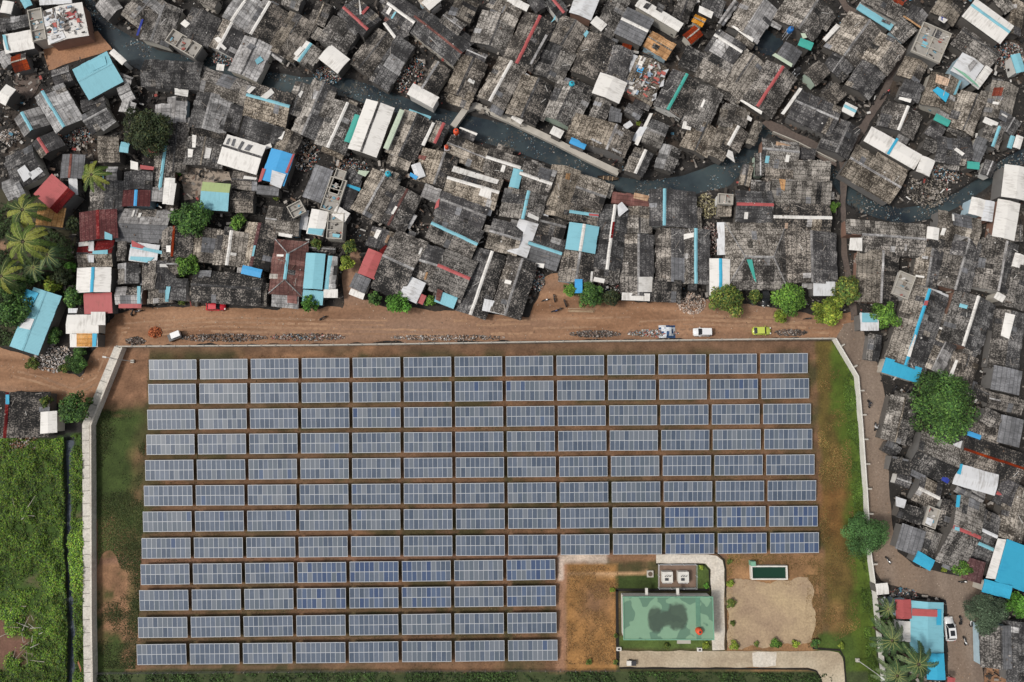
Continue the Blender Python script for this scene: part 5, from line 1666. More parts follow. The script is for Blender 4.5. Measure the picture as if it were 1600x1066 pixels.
for x in (-4.0, 2.2):
    m = MB(); m.box((x, hy + 0.55, 2.6), (0.5, 1.6, 0.4)); m.build('cable_duct', MATS['white_wall'], st)
m = MB(); m.box((3.2, -hy - 0.65, 2.5), (2.7, 0.8, 0.12)); m.build('door_canopy', MATS['concrete'], st)
m = MB(); m.box((3.2, -hy + 0.23, 1.05), (1.5, 0.06, 2.1)); m.build('door', MATS['dark_metal'], st)
for x in (-6, -3, 0.2, 6):
    m = MB(); m.box((x, -hy + 0.23, 1.6), (1.2, 0.05, 1.0)); m.build('window', MATS['dark_metal'], st)
# red tank on the roof edge
p = at(1092, 986, 4.0)
tk = tag(empty('water_tank', (p.x, p.y, 3.61)), 'orange red round tank standing on the green station roof', 'water tank')
def tank(root, r, h, mat):
    m = MB()
    m.tube([(0, 0, 0), (0, 0, h * 0.75), (0, 0, h * 0.92), (0, 0, h)], [r, r, r * 0.75, r * 0.3], 14, 0)
    m.build('tank_body', mat, root, False)
    m = MB(); m.tube([(0, 0, h), (0, 0, h + 0.1)], [r * 0.32, r * 0.32], 10); m.build('lid', MATS['dark_metal'], root)
plain('tank_red', (0.66, 0.085, 0.03), 0.5, 0.1); plain('tank_cyan', (0.03, 0.38, 0.5), 0.5, 0.1); plain('tank_blue', (0.03, 0.16, 0.45), 0.5, 0.1)
tank(tk, 0.65, 1.2, MATS['tank_red'])
for px, py, k, lab in ((713, 207, 'tank_red', 'red round water tank at the canal wall\'s west end'), (698, 231, 'tank_red', 'smaller red water tank just south of the one by the canal wall'), (607, 273, 'tank_cyan', 'cyan square-set water tank between the white twin roof and speckled roofs'),
                      (893, 133, 'tank_cyan', 'small cyan water tank on the speckled roofs north of the canal'), (1234, 48, 'tank_blue', 'blue water tank above the small black pond'), (1246, 111, 'rubber', 'dark round tank beside the grey roof by the black pond')):
    z = 3.0
    p = at(px, py, z)
    o = tag(empty('water_tank', (p.x, p.y, 0)), lab, 'water tank')
    m = MB()
    for a in (-0.4, 0.4):
        for c_ in (-0.4, 0.4): m.box((a, c_, 1.35), (0.1, 0.1, 2.7))
    m.box((0, 0, 2.75), (1.1, 1.1, 0.1)); m.build('stand', MATS['galvanised'], o)
    sub = MB(); r = 0.62 if px != 698 else 0.42
    sub.tube([(0, 0, 2.8), (0, 0, 3.7), (0, 0, 3.9), (0, 0, 4.0)], [r, r, r * 0.75, r * 0.3], 12); sub.build('tank_body', MATS[k], o)
    sub = MB(); sub.tube([(0, 0, 4.0), (0, 0, 4.08)], [r * 0.32] * 2, 8); sub.build('lid', MATS['dark_metal'], o)
# transformers in their little fenced court
P = rect_px(1028, 881, 1087, 918, 0.0)
flat_sheet('transformer_pad', [(v.x, v.y, 0.14) for v in P], plain('pad_brown', (0.20, 0.135, 0.10), 0.95, 0.4, 0.6), 'brown gravel pad fenced round the two white transformers', 'ground')
fr = wall_run('fence', [(1028, 881), (1087, 881), (1087, 918), (1028, 918), (1028, 881)], 1.4, 0.05, MATS['galvanised'], 'thin grey fence round the two white transformers', 2.5, (0.1, 0.1))
for px, lab in ((1043, 'west'), (1068, 'east')):
    p = at(px, 902, 1.5)
    o = tag(empty('transformer', (p.x, p.y, 0.14)), f'white boxy transformer, the {lab} one of two on the brown pad', 'transformer', 'white transformers')
    m = MB(); m.box((0, 0, 0.75), (2.1, 2.1, 1.5)); m.build('body', MATS['white_wall'], o)
    m = MB()
    for i in range(7): m.box((-0.85 + i * 0.28, -1.2, 0.7), (0.06, 0.3, 1.0))
    m.build('cooling_fin', MATS['galvanised'], o)
    for i in range(3):
        m = MB(); m.tube([(-0.5 + i * 0.45, 0.2, 1.5), (-0.5 + i * 0.45, 0.2, 1.9), (-0.35 + i * 0.45, 0.5, 1.95)], [0.09, 0.06, 0.05], 6); m.build('bushing', MATS['dark_metal'], o)
    m = MB(); m.box((-0.2, -0.4, 1.56), (0.7, 0.5, 0.1)); m.build('cover', MATS['dark_metal'], o)
p = at(1016, 897, 0.4)
o = tag(empty('inspection_chamber', (p.x, p.y, 0)), 'small square concrete chamber with a round dark lid, west of the transformers', 'inspection chamber')
m = MB(); m.box((0, 0, 0.2), (1.3, 1.3, 0.5)); m.build('body', MATS['concrete'], o)
m = MB(); m.tube([(0, 0, 0.44), (0, 0, 0.5)], [0.45, 0.45], 14); m.build('lid', MATS['bark'], o)
# open water basin
P = rect_px(1174, 884, 1230, 906, 0.9)
c = (P[0] + P[2]) / 2; bx, by = (P[2].x - P[0].x), (P[2].y - P[0].y)
o = tag(empty('water_basin', (c.x, c.y, 0)), 'rectangular white rimmed basin of dark green water with a pale green post', 'water basin')
m = MB()
for y in (-by / 2 + 0.13, by / 2 - 0.13): m.box((0, y, 0.5), (bx, 0.26, 1.0))
for x in (-bx / 2 + 0.13, bx / 2 - 0.13): m.box((x, 0, 0.5), (0.26, by - 0.52, 1.0))
m.build('rim', MATS['white_wall'], o)
mm, t, b = new_mat('basin_water', 0.1); b.inputs['Base Color'].default_value = (0.012, 0.045, 0.028, 1)
m = MB(); m.box((0, 0, 0.35), (bx - 0.53, by - 0.53, 0.5)); m.build('water', mm, o)
m = MB(); m.box((-bx / 2 + 0.35, by / 2 + 0.5, 0.8), (0.9, 0.9, 1.6)); m.build('pump_box', MATS['G'], o)
# small things on the compound paths
p = at(985, 1036, 0.6)
o = tag(empty('scooter_trailer', (p.x, p.y, 0.12)), 'black and white cart standing on the tan path south of the station', 'cart')
m = MB(); m.box((-0.3, 0, 0.5), (0.9, 0.9, 0.5)); m.build('body', MATS['white_wall'], o)
m = MB(); m.box((0.65, 0, 0.5), (0.9, 0.9, 0.6)); m.build('cover', MATS['dark_metal'], o)
for y in (-0.5, 0.5):
    m = MB(); m.tube([(0, y - 0.06, 0.28), (0, y + 0.06, 0.28)], [0.28, 0.28], 12); m.build('wheel', MATS['rubber'], o)
for px, py, lab in ((1093, 1015, 'small cream box at the path south of the station'), (967, 1014, 'small square concrete drain box at the southwest corner of the station')):
    p = at(px, py, 0.3)
    o = tag(empty('drain_box', (p.x, p.y, 0.05)), lab, 'box')
    m = MB(); m.box((0, 0, 0.2), (0.95, 0.7, 0.5)); m.build('body', MATS['white_wall'], o)
    m = MB(); m.box((0, 0, 0.46), (0.5, 0.35, 0.04)); m.build('lid', MATS['dark_metal'], o)

# lamp posts: base point on the ground
plain('lamp_grey', (0.55, 0.55, 0.53), 0.5, 0.1)
for px, py, h, dirn, lab in ((208, 565, 8.0, (-1, 0.2), 'tall pale lamp post at the northwest corner of the solar field'), (1339, 1031, 7.5, (0.6, -0.5), 'tall pale lamp post at the southeast corner by the white wall')):
    p = at(px, py, 0)
    o = tag(empty('street_lamp', (p.x, p.y, 0)), lab, 'street lamp', 'lamp posts of the solar field')
    m = MB(); m.tube([(0, 0, 0), (0, 0, h * 0.6), (0, 0, h)], [0.10, 0.08, 0.06], 8); m.build('pole', MATS['lamp_grey'], o)
    m = MB(); m.box((0, 0, 0.2), (0.7, 0.7, 0.4)); m.build('base', MATS['concrete'], o)
    d = Vector((dirn[0], dirn[1], 0)).normalized()
    m = MB(); m.tube([(0, 0, h - 0.1), (d.x * 0.9, d.y * 0.9, h + 0.25)], [0.06, 0.05], 6); m.build('arm', MATS['lamp_grey'], o)
    m = MB(); m.box((d.x * 1.15, d.y * 1.15, h + 0.26), (0.8, 0.3, 0.12), math.atan2(d.y, d.x)); m.build('lamp_head', MATS['lamp_grey'], o)
    m = MB(); m.box((d.x * 1.15, d.y * 1.15, h + 0.19), (0.6, 0.22, 0.03), math.atan2(d.y, d.x)); m.build('lens', MATS['white_wall'], o)
# ------------------------------------------------------------------ vegetation
def leaf_cloud(r, lobes, n, size, cols, flat=0.35):
    """leaf faces scattered over and through overlapping lobes: [(centre, radii)]; returns arrays for one mesh"""
    V, F, C = [], [], []
    wts = [max(a * b_ , 0.01) for _, (a, b_, c_) in lobes]
    shade = {id(l): r.uniform(0.6, 1.5) for l in lobes}
    for _ in range(n):
        lb = r.choices(lobes, wts)[0]
        (cx, cy, cz), (ra, rb, rc) = lb
        while True:
            x, y, z = r.uniform(-1, 1), r.uniform(-1, 1), r.uniform(-1, 1)
            q = x * x + y * y + z * z
            if 0.05 < q < 1: break
        k = (r.uniform(0.4, 1.04) ** 0.6) / math.sqrt(q)
        if z < -0.3 and r.random() < 0.7: z = -z
        x, y, z = x * k, y * k, z * k
        p = Vector((cx + x * ra, cy + y * rb, cz + z * rc))
        nrm = Vector((x + r.gauss(0, 0.5), y + r.gauss(0, 0.5), z + 0.5 + r.gauss(0, 0.45))).normalized()
        a = nrm.cross(Vector((r.gauss(0, 1), r.gauss(0, 1), r.gauss(0, 1))))
        if a.length < 1e-3: continue
        a.normalize(); b_ = nrm.cross(a)
        s = size * r.uniform(0.6, 1.3); l = s * r.uniform(1.1, 1.7)
        i = len(V)
        V += [tuple(p - a * l * 0.5), tuple(p + b_ * s * 0.42 + nrm * s * 0.08), tuple(p + a * l * 0.5 - nrm * s * 0.1), tuple(p - b_ * s * 0.42 + nrm * s * 0.08)]
        F.append((i, i + 1, i + 2, i + 3))
        base = r.choice(cols); j = r.uniform(0.6, 1.4) * shade[id(lb)]
        C.append(tuple(ch * j for ch in base))
    return V, F, C
def cloud_mesh(name, V, F, C):
    m = MB(); m.v = V; m.f = F; m.mi = [0] * len(F); m.ti = [0.5] * len(F); m.co = C
    return m.mesh(name, [MATS['foliage']])
GREENS = {'mid': [(0.072, 0.156, 0.023), (0.104, 0.215, 0.029), (0.046, 0.098, 0.023), (0.143, 0.247, 0.039)],
          'dark': [(0.033, 0.046, 0.021), (0.046, 0.065, 0.023), (0.065, 0.072, 0.026), (0.036, 0.055, 0.026)],
          'deep': [(0.042, 0.098, 0.026), (0.065, 0.143, 0.029), (0.098, 0.182, 0.039), (0.033, 0.072, 0.021)],
          'yellow': [(0.169, 0.234, 0.029), (0.208, 0.273, 0.039), (0.117, 0.182, 0.026), (0.260, 0.286, 0.039)],
          'bright': [(0.085, 0.221, 0.026), (0.117, 0.273, 0.039), (0.058, 0.156, 0.023)],
          'fine': [(0.058, 0.130, 0.039), (0.078, 0.163, 0.046), (0.046, 0.104, 0.033)],
          'grey': [(0.065, 0.098, 0.058), (0.085, 0.124, 0.072), (0.052, 0.078, 0.046)],
          'mixed': [(0.072, 0.130, 0.026), (0.130, 0.169, 0.033), (0.046, 0.085, 0.023), (0.182, 0.182, 0.039)]}
def tree(px, py, rpx, kind, label, seed, squash=1.0, name='tree', lobes_n=None, group='trees around the settlement', leaf=None):
    r = random.Random(seed)
    rad = rpx * mpp(px, py, 3)
    shrub = name != 'tree'
    H = max(0.7, rad * 1.25) if shrub else min(9.5, 2.6 + rad * 1.0)
    zc = H * 0.62
    p = at(px, py, H * 0.8)
    root = tag(empty(name, (p.x, p.y, 0)), label, 'shrub' if shrub else 'tree', group)
    nl = lobes_n or (5 if shrub else max(6, int(6 + rad * 1.6)))
    rad *= 1.08
    lobes = [((0, 0, zc), (rad * 0.66, rad * 0.66 * squash, H * 0.34))]
    for i in range(nl):
        a = 2 * math.pi * (i + r.uniform(-0.3, 0.3)) / nl
        d = rad * r.uniform(0.42, 0.82)
        k = rad * r.uniform(0.24, 0.46)
        lobes.append(((math.cos(a) * d, math.sin(a) * d * squash, zc + r.uniform(-0.22, 0.14) * H), (k, k * squash, k * 0.75)))
    for i in range(nl // 2):
        a = r.uniform(0, 6.28); d = rad * r.uniform(0.05, 0.4); k = rad * r.uniform(0.2, 0.34)
        lobes.append(((math.cos(a) * d, math.sin(a) * d * squash, zc + H * 0.2), (k, k * squash, k * 0.7)))
    size = leaf or (0.19 if kind in ('fine', 'grey') else 0.34)
    if shrub: size = min(size, 0.2)
    n = int(min(20000, max(500, 330 * rad * rad / (size / 0.27) ** 1.7)))
    V, F, C = leaf_cloud(r, lobes, n, size, GREENS[kind])
    link_mesh('crown', cloud_mesh('crown', V, F, C), root)
    m = MB()
    tr = 0.06 + rad * 0.045
    m.tube([(0, 0, -0.1), (0.05, 0.03, H * 0.25), (0, 0, H * 0.5)], [tr * 1.35, tr, tr * 0.8], 7)
    for (lx, ly, lz), (ka, _, _) in lobes[1:nl + 1]:
        m.tube([(0, 0, H * 0.3 + r.uniform(0, 0.15) * H), (lx * 0.55, ly * 0.55, (H * 0.42 + lz) / 2), (lx, ly, lz)], [tr * 0.55, tr * 0.35, tr * 0.14], 5)
    m.build('trunk', MATS['bark'], root)
    return root
TREES = [
    (225, 200, 37, 'dark', 'big dark round tree among the grey roofs in the northwest'), (297, 340, 30, 'deep', 'round dense green tree beside the small courtyard'),
    (291, 414, 18, 'mid', 'small round tree between roofs north of the red car'), (369, 345, 13, 'mid', 'small green tree south of the green and cyan roof'),
    (482, 474, 13, 'bright', 'bright little round tree in front of the cyan porch'), (621, 472, 17, 'bright', 'bright green round tree beside the silver roof on the road'),
    (584, 466, 11, 'deep', 'small tree just west of the bright round roadside tree'), (672, 469, 9, 'mid', 'tiny tree beside the little red shack on the road'),
    (892, 452, 12, 'mid', 'small leafy tree, western one below the bright cyan gable'), (923, 461, 19, 'deep', 'leafy tree in the middle of the roadside clump below the cyan gable'), (957, 463, 14, 'dark', 'dark low tree, eastern one of the roadside clump'),
    (1138, 466, 27, 'mixed', 'full green tree beside the blue-lined white roof'), (1181, 462, 11, 'mixed', 'small yellowish tree beside the parked black car'),
    (1235, 466, 26, 'mid', 'large leafy tree in front of the wide dark roadside roof'), (1221, 493, 12, 'yellow', 'small light green tree reaching into the dirt road'),
    (1298, 485, 22, 'yellow', 'yellow green tree at the corner of the dirt and paved roads'), (1326, 452, 23, 'mixed', 'green tree just north of the yellow green corner tree'),
    (1386, 492, 21, 'mid', 'round tree behind the small cyan and white kiosk'), (1480, 632, 50, 'deep', 'largest tree with a broad mottled crown among the eastern roofs'),
    (1444, 708, 8, 'bright', 'tiny feathery green tree south of the largest tree'), (1360, 838, 33, 'fine', 'round fine leaved tree overhanging the white wall'),
    (1508, 890, 14, 'mid', 'small tree beside the maroon yard cover'), (1548, 960, 29, 'grey', 'grey green feathery tree at the road junction'), (1596, 945, 20, 'bright', 'bright green tree cut by the east edge'),
    (112, 637, 26, 'deep', 'round dark green tree beside the western wall corner'), (68, 626, 10, 'mixed', 'small tree by the black gabled roof in the west'),
    (106, 416, 9, 'bright', 'little bright tree west of the white blue-ridged roof'), (76, 444, 13, 'yellow', 'yellowish tree north of the long cyan roof'), (111, 462, 17, 'deep', 'dark tree beside the faded red sheet roof'),
    (14, 487, 28, 'deep', 'large dark tree west of the long cyan roof'), (48, 427, 15, 'deep', 'dark bushy tree below the garden palms'), (92, 430, 15, 'dark', 'shadowy tree between palms and the banded maroon roof'), (18, 455, 18, 'deep', 'dark tree at the west edge below the palms'),
    (110, 350, 12, 'dark', 'dark narrow tree beside the maroon roof'),
    (545, 383, 11, 'mixed', 'small light tree in the lane north of the coral red roof'), (541, 410, 12, 'yellow', 'yellowish bush tree in the lane west of the coral red roof'), (493, 378, 8, 'mixed', 'small bushy tree above the cyan sheet roof'),
]
for i, (px, py, r_, k, lab) in enumerate(TREES):
    tree(px, py, r_, k, lab, 100 + i)
SHRUBS = [
    (284, 470, 8, 'mixed', 'roadside shrub west of the long black roof'), (278, 266, 7, 'bright', 'bright shrub at the courtyard edge'), (431, 309, 7, 'mixed', 'shrub south of the bright blue roof'), (50, 567, 11, 'mixed', 'shrub at the edge of the western dirt road'), (116, 568, 17, 'deep', 'large round shrub beside the rubble spill'), (124, 549, 10, 'deep', 'shrub under the rust striped porch'), (81, 522, 14, 'deep', 'shrub between the long cyan roof and rubble'), (100, 575, 9, 'mixed', 'low shrub at the southern tip of the rubble'),
    (957, 922, 4, 'yellow', 'small yellow shrub at the northwest corner of the station'), (1141, 913, 7, 'yellow', 'yellow shrub south of the water basin'), (1143, 943, 8, 'mixed', 'green shrub on the west side of the bare yard'), (1146, 974, 4, 'mixed', 'tiny shrub on the west side of the bare yard'),
    (1149, 1009, 8, 'yellow', 'yellow shrub at the southwest corner of the bare yard'), (1104, 1009, 6, 'yellow', 'yellow shrub beside the cream box by the station'), (1042, 1010, 5, 'mixed', 'shrub in the lawn south of the station'), (1212, 1006, 9, 'mid', 'round green shrub south of the bare yard'), (1244, 1007, 6, 'yellow', 'small yellow shrub south of the bare yard'), (1274, 1005, 7, 'deep', 'dark shrub at the southeast corner of the bare yard'),
    (1182, 1007, 4, 'mixed', 'little dull shrub between the yellow and round ones south of the yard'), (1316, 1009, 5, 'yellow', 'yellow shrub near the east end of the tan path'), (1096, 887, 4, 'yellow', 'yellow shrub northeast of the transformers'), (1104, 916, 4, 'bright', 'green shrub southeast of the transformers'), (920, 1035, 5, 'mixed', 'shrub at the south edge of the dry stubble'), (962, 1035, 4, 'mixed', 'shrub by the west end of the tan path'), (963, 994, 4, 'mixed', 'tiny shrub on the west side of the station'), (1140, 878, 4, 'mixed', 'tiny shrub west of the water basin'),
    (1477, 890, 5, 'yellow', 'small yellow shrub by the blue canopy at the road bend'), (1303, 322, 9, 'mid', 'low shrub beside the alley south of the canal'), (1050, 354, 5, 'mid', 'small weed shrub on the dark roofs by the canal'), (998, 192, 5, 'yellow', 'little yellow shrub beside the white hut north of the canal'), (1336, 820, 10, 'fine', 'shrub inside the white wall by the round fine leaved tree')]
for i, (px, py, r_, k, lab) in enumerate(SHRUBS):
    tree(px, py, r_, k, lab, 500 + i, name='shrub', group='shrubs')

def frond_mesh(m, r, L, droop, width, base, az, col):
    d = Vector((math.cos(az), math.sin(az), 0)); sd = Vector((-d.y, d.x, 0))
    N = 12
    pts = []
    bend = r.uniform(-0.14, 0.14)
    for i in range(N + 1):
        s = i / N
        pts.append(base + d * (L * s * (1 - 0.12 * droop * s)) + sd * (bend * L * s * s) + Vector((0, 0, L * (0.35 * s - droop * s * s * 0.75))))
    def hw(s): return width * (0.25 + 0.75 * math.sin(math.pi * min(1, 0.1 + 0.9 * s)) ** 0.6) * (1 if s < 0.97 else 0.3)
    for i in range(1, N):
        p, q = pts[i], pts[i + 1]
        s = i / N
        m.face([p - sd * 0.05, q - sd * 0.04, q + sd * 0.04, p + sd * 0.05], 0, 0.5, (0.26, 0.27, 0.09))
        for sg in (-1, 1):
            for k in range(2):
                u, v = p.lerp(q, k / 2), p.lerp(q, (k + 0.86) / 2)
                w1 = hw(s + k / 2 / N) * r.uniform(0.75, 1.1)
                dz = Vector((0, 0, -w1 * r.uniform(0.15, 0.4)))
                j = r.uniform(0.6, 1.35)
                out = sd * sg * w1 + d * w1 * 0.55 + dz
                m.face([u, v, v + out * 0.96, u + out], 0, 0.5, tuple(c * j for c in col))
def palm(px, py, rpx, h, label, seed, dark=False):
    r = random.Random(seed)
    L = rpx * mpp(px, py, h) * 1.2
    p = at(px, py, h)
    root = tag(empty('palm_tree', (p.x, p.y, 0)), label, 'palm tree', 'coconut palms')
    m = MB(); m.tube([(0.35, 0.2, -0.1), (0.2, 0.1, h * 0.4), (0.03, 0, h * 0.8), (0, 0, h + 0.05)], [0.24, 0.17, 0.15, 0.17], 8); m.build('trunk', MATS['bark'], root)
    cols = [(0.07, 0.115, 0.018), (0.13, 0.17, 0.025), (0.22, 0.235, 0.04), (0.035, 0.06, 0.012)] if not dark else [(0.03, 0.06, 0.022), (0.055, 0.10, 0.035), (0.10, 0.14, 0.06)]
    n = 13
    for i in range(n):
        fm = MB()
        frond_mesh(fm, r, L * r.uniform(0.8, 1.05), r.uniform(0.6, 1.25), L * 0.125, Vector((0, 0, h)), 2 * math.pi * (i + r.uniform(-0.3, 0.3)) / n, r.choice(cols))
        fm.build('frond', MATS['foliage'], root)
    fm = MB()
    for i in range(6):
        a = i * 1.05; fm.tube([(0.22 * math.cos(a), 0.22 * math.sin(a), h - 0.35), (0.22 * math.cos(a), 0.22 * math.sin(a), h - 0.1)], [0.13, 0.08], 6, 0, 0.5, (0.10, 0.11, 0.03))
    fm.build('coconut', MATS['foliage'], root)
PALMS = [(143, 273, 25, 8.0, 'single palm among the grey roofs north of the maroon roof', 0), (35, 328, 32, 8.5, 'big palm beside the plank roof at the west edge', 0), (36, 378, 36, 9.0, 'biggest garden palm, south of the palm beside the plank roof', 0),
         (74, 398, 24, 7, 'dark palm east of the biggest garden palm', 1), (52, 418, 20, 6, 'small dark palm south of the biggest garden palm', 1), (2, 432, 30, 8, 'palm cut by the west edge of the photo', 0),
         (1394, 1001, 32, 7.5, 'dark palm between the white wall and the cyan shop', 1), (1435, 1038, 32, 8, 'dark palm at the south end of the cyan shop', 1), (1402, 1056, 30, 7, 'dark palm at the bottom edge by the white wall', 1), (1388, 952, 17, 5, 'small palm beside the white box shed', 1)]
for i, (px, py, rp, h, lab, dk) in enumerate(PALMS):
    palm(px, py, rp, h, lab, 900 + i, dk)

def ground_cover(name, n, poly, h0, h1, size, cols, label, seed, cat='ground cover', clump=0.35, keep=None, up=0.4, thr=0.36):
    r = np.random.default_rng(seed); rr = random.Random(seed)
    xs, ys = [p[0] for p in poly], [p[1] for p in poly]
    pts = []
    while len(pts) < n:
        qx, qy = r.uniform(min(xs), max(xs), 4000), r.uniform(min(ys), max(ys), 4000)
        ok = inside(qx, qy, poly)
        X, Y = npat(qx, qy)
        nz = vnoise(X + 200, Y + 200, clump, seed, 3)
        ok &= r.random(4000) < np.clip((nz - thr) * 5, 0.02, 1)
        if keep is not None: ok &= keep(qx, qy)
        lowf = np.clip((vnoise(X + 300, Y + 300, 0.07, 77, 2) - 0.2) * 2.6, 0.7, 1.6)
        for a, b_, c_, e_ in zip(X[ok], Y[ok], nz[ok], lowf[ok]): pts.append((a, b_, c_, e_))
    V, F, C = [], [], []
    for x, y, nz, lf in pts[:n]:
        z = rr.uniform(0.02, 1) * (h0 + (h1 - h0) * max(0, min(1, (nz - 0.35) * 3)))
        s = size * rr.uniform(0.6, 1.4)
        nrm = Vector((rr.gauss(0, up), rr.gauss(0, up), 1)).normalized()
        a = nrm.cross(Vector((rr.gauss(0, 1), rr.gauss(0, 1), 0.1))).normalized(); b_ = nrm.cross(a)
        p = Vector((x, y, z)); i = len(V)
        V += [tuple(p - a * s * 0.7), tuple(p + b_ * s * 0.4), tuple(p + a * s * 0.7), tuple(p - b_ * s * 0.4)]
        F.append((i, i + 1, i + 2, i + 3))
        k = max(0, min(1, (nz - 0.33) * 3.2)) * 1.3 - 0.15
        base = rr.choice(cols); j = rr.uniform(0.65, 1.3) 
        C.append(tuple(ch * j * lf * (0.7 + 0.5 * k) for ch in base))
    o = link_mesh(name, cloud_mesh(name, V, F, C))
    return tag(o, label, cat, kind='stuff')
def not_stream(qx, qy):
    return (segdist(qx, qy, STREAM) > 0.5) & (np.hypot((qx - 8) / 46, (qy - 1005) / 36) + (vnoise(qx + 300, qy, 0.05, 41, 3) - 0.5) * 2.2 > 0.75 + rng.random(qx.shape) * 0.3)
ground_cover('weeds', 95000, [(-40, 676), (60, 690), (100, 684), (133, 676), (135, 1080), (-40, 1080)], 0.25, 1.2, 0.24, [(0.09, 0.18, 0.02), (0.14, 0.28, 0.024), (0.055, 0.11, 0.02), (0.20, 0.33, 0.035), (0.07, 0.12, 0.045), (0.17, 0.20, 0.035)], 'thick green weeds filling the field in the southwest', 11, keep=not_stream, thr=0.26)
ground_cover('undergrowth', 9000, [(-40, 300), (40, 330), (70, 350), (118, 380), (118, 450), (95, 470), (60, 440), (35, 470), (30, 540), (-40, 540)], 0.2, 1.2, 0.32, [(0.03, 0.055, 0.016), (0.045, 0.08, 0.02), (0.025, 0.04, 0.014)], 'dark green undergrowth below the garden palms', 12)
ground_cover('grass', 26000, [(152, 640), (228, 640), (222, 850), (212, 1045), (154, 1045)], 0.03, 0.16, 0.16, [(0.055, 0.085, 0.022), (0.075, 0.10, 0.028), (0.045, 0.065, 0.02), (0.10, 0.10, 0.035)], 'green grass strip inside the stone west wall', 13, clump=0.15, up=0.7, keep=lambda x, y: np.hypot((x - 170) / 18, (y - 900) / 40) > 1)
ground_cover('tall_grass', 16000, [(1300, 560), (1318, 560), (1336, 600), (1345, 740), (1354, 860), (1375, 1070), (1320, 1070)], 0.05, 0.35, 0.17, [(0.075, 0.13, 0.02), (0.10, 0.17, 0.025), (0.05, 0.09, 0.018)], 'bright green grass along the inner side of the white wall', 14, clump=0.3, up=0.7, keep=lambda x, y: rng.random(x.shape) < np.clip((x - (1312 + (y - 560) * 0.085)) / 16, 0, 1))
ground_cover('hedge_growth', 9000, [(150, 1052), (970, 1049), (1300, 1052), (1300, 1075), (150, 1078)], 0.1, 0.9, 0.28, [(0.045, 0.085, 0.02), (0.06, 0.11, 0.025), (0.03, 0.05, 0.018)], 'green growth along the fence at the bottom edge', 15, clump=0.4)
ground_cover('dry_stubble', 9000, [(886, 884), (966, 884), (964, 1038), (884, 1038)], 0.02, 0.12, 0.13, [(0.34, 0.19, 0.07), (0.26, 0.14, 0.055), (0.16, 0.085, 0.035), (0.40, 0.25, 0.10)], 'dry orange stubble plot beside the station', 16, clump=0.5, up=0.6)
ground_cover('dry_grass', 15000, [(1275, 560), (1310, 560), (1330, 700), (1335, 850), (1345, 980), (1290, 1010), (1276, 900), (1136, 900), (1136, 866), (1282, 866)], 0.02, 0.12, 0.13, [(0.20, 0.12, 0.04), (0.15, 0.11, 0.035), (0.26, 0.15, 0.055), (0.11, 0.11, 0.03)], 'rust brown dry grass along the east side of the solar field', 17, clump=0.25, up=0.6)
ground_cover('dry_grass', 5000, [(1262, 898), (1282, 898), (1286, 1012), (1262, 1012), (1258, 960)], 0.02, 0.1, 0.14, [(0.22, 0.13, 0.05), (0.16, 0.11, 0.04), (0.28, 0.17, 0.07)], 'brown dry grass creeping over the east edge of the bare yard', 27, clump=0.4, up=0.6)
ground_cover('dry_grass', 2600, [(1132, 900), (1264, 898), (1264, 914), (1145, 918), (1146, 1012), (1132, 1012)], 0.02, 0.1, 0.13, [(0.22, 0.13, 0.05), (0.16, 0.11, 0.04), (0.28, 0.17, 0.07)], 'brown dry grass along the north and west edges of the bare yard', 28, clump=0.5, up=0.6, thr=0.45)
ground_cover('inter_row_grass', 30000, [(228, 556), (1268, 552), (1282, 866), (876, 868), (874, 1040), (212, 1042)], 0.02, 0.13, 0.15, [(0.10, 0.085, 0.035), (0.075, 0.075, 0.03), (0.16, 0.10, 0.05), (0.13, 0.115, 0.05)], 'thin olive grass growing between the solar tables', 18, clump=0.12, up=0.7)

m = MB(); r = random.Random(31)
for k in range(26):
    px, py = r.choice([(40, 800), (35, 960), (55, 990), (70, 1030), (25, 1010)]); p = at(px + r.uniform(-25, 25), py + r.uniform(-20, 20)); a = r.uniform(0, 3.14); L_ = r.uniform(0.8, 3.2)
    m.tube([(p.x, p.y, 0.9), (p.x + L_ * math.cos(a), p.y + L_ * math.sin(a), 1.0 + r.uniform(0, 0.4))], [0.07, 0.03], 5, 0, 0.5, r.choice([(0.42, 0.38, 0.32), (0.3, 0.25, 0.2), (0.5, 0.47, 0.42)]))
tag(m.build('fallen_branches', MATS['litter']), 'pale dead branches lying on the weeds of the southwest field', 'branches', kind='stuff')
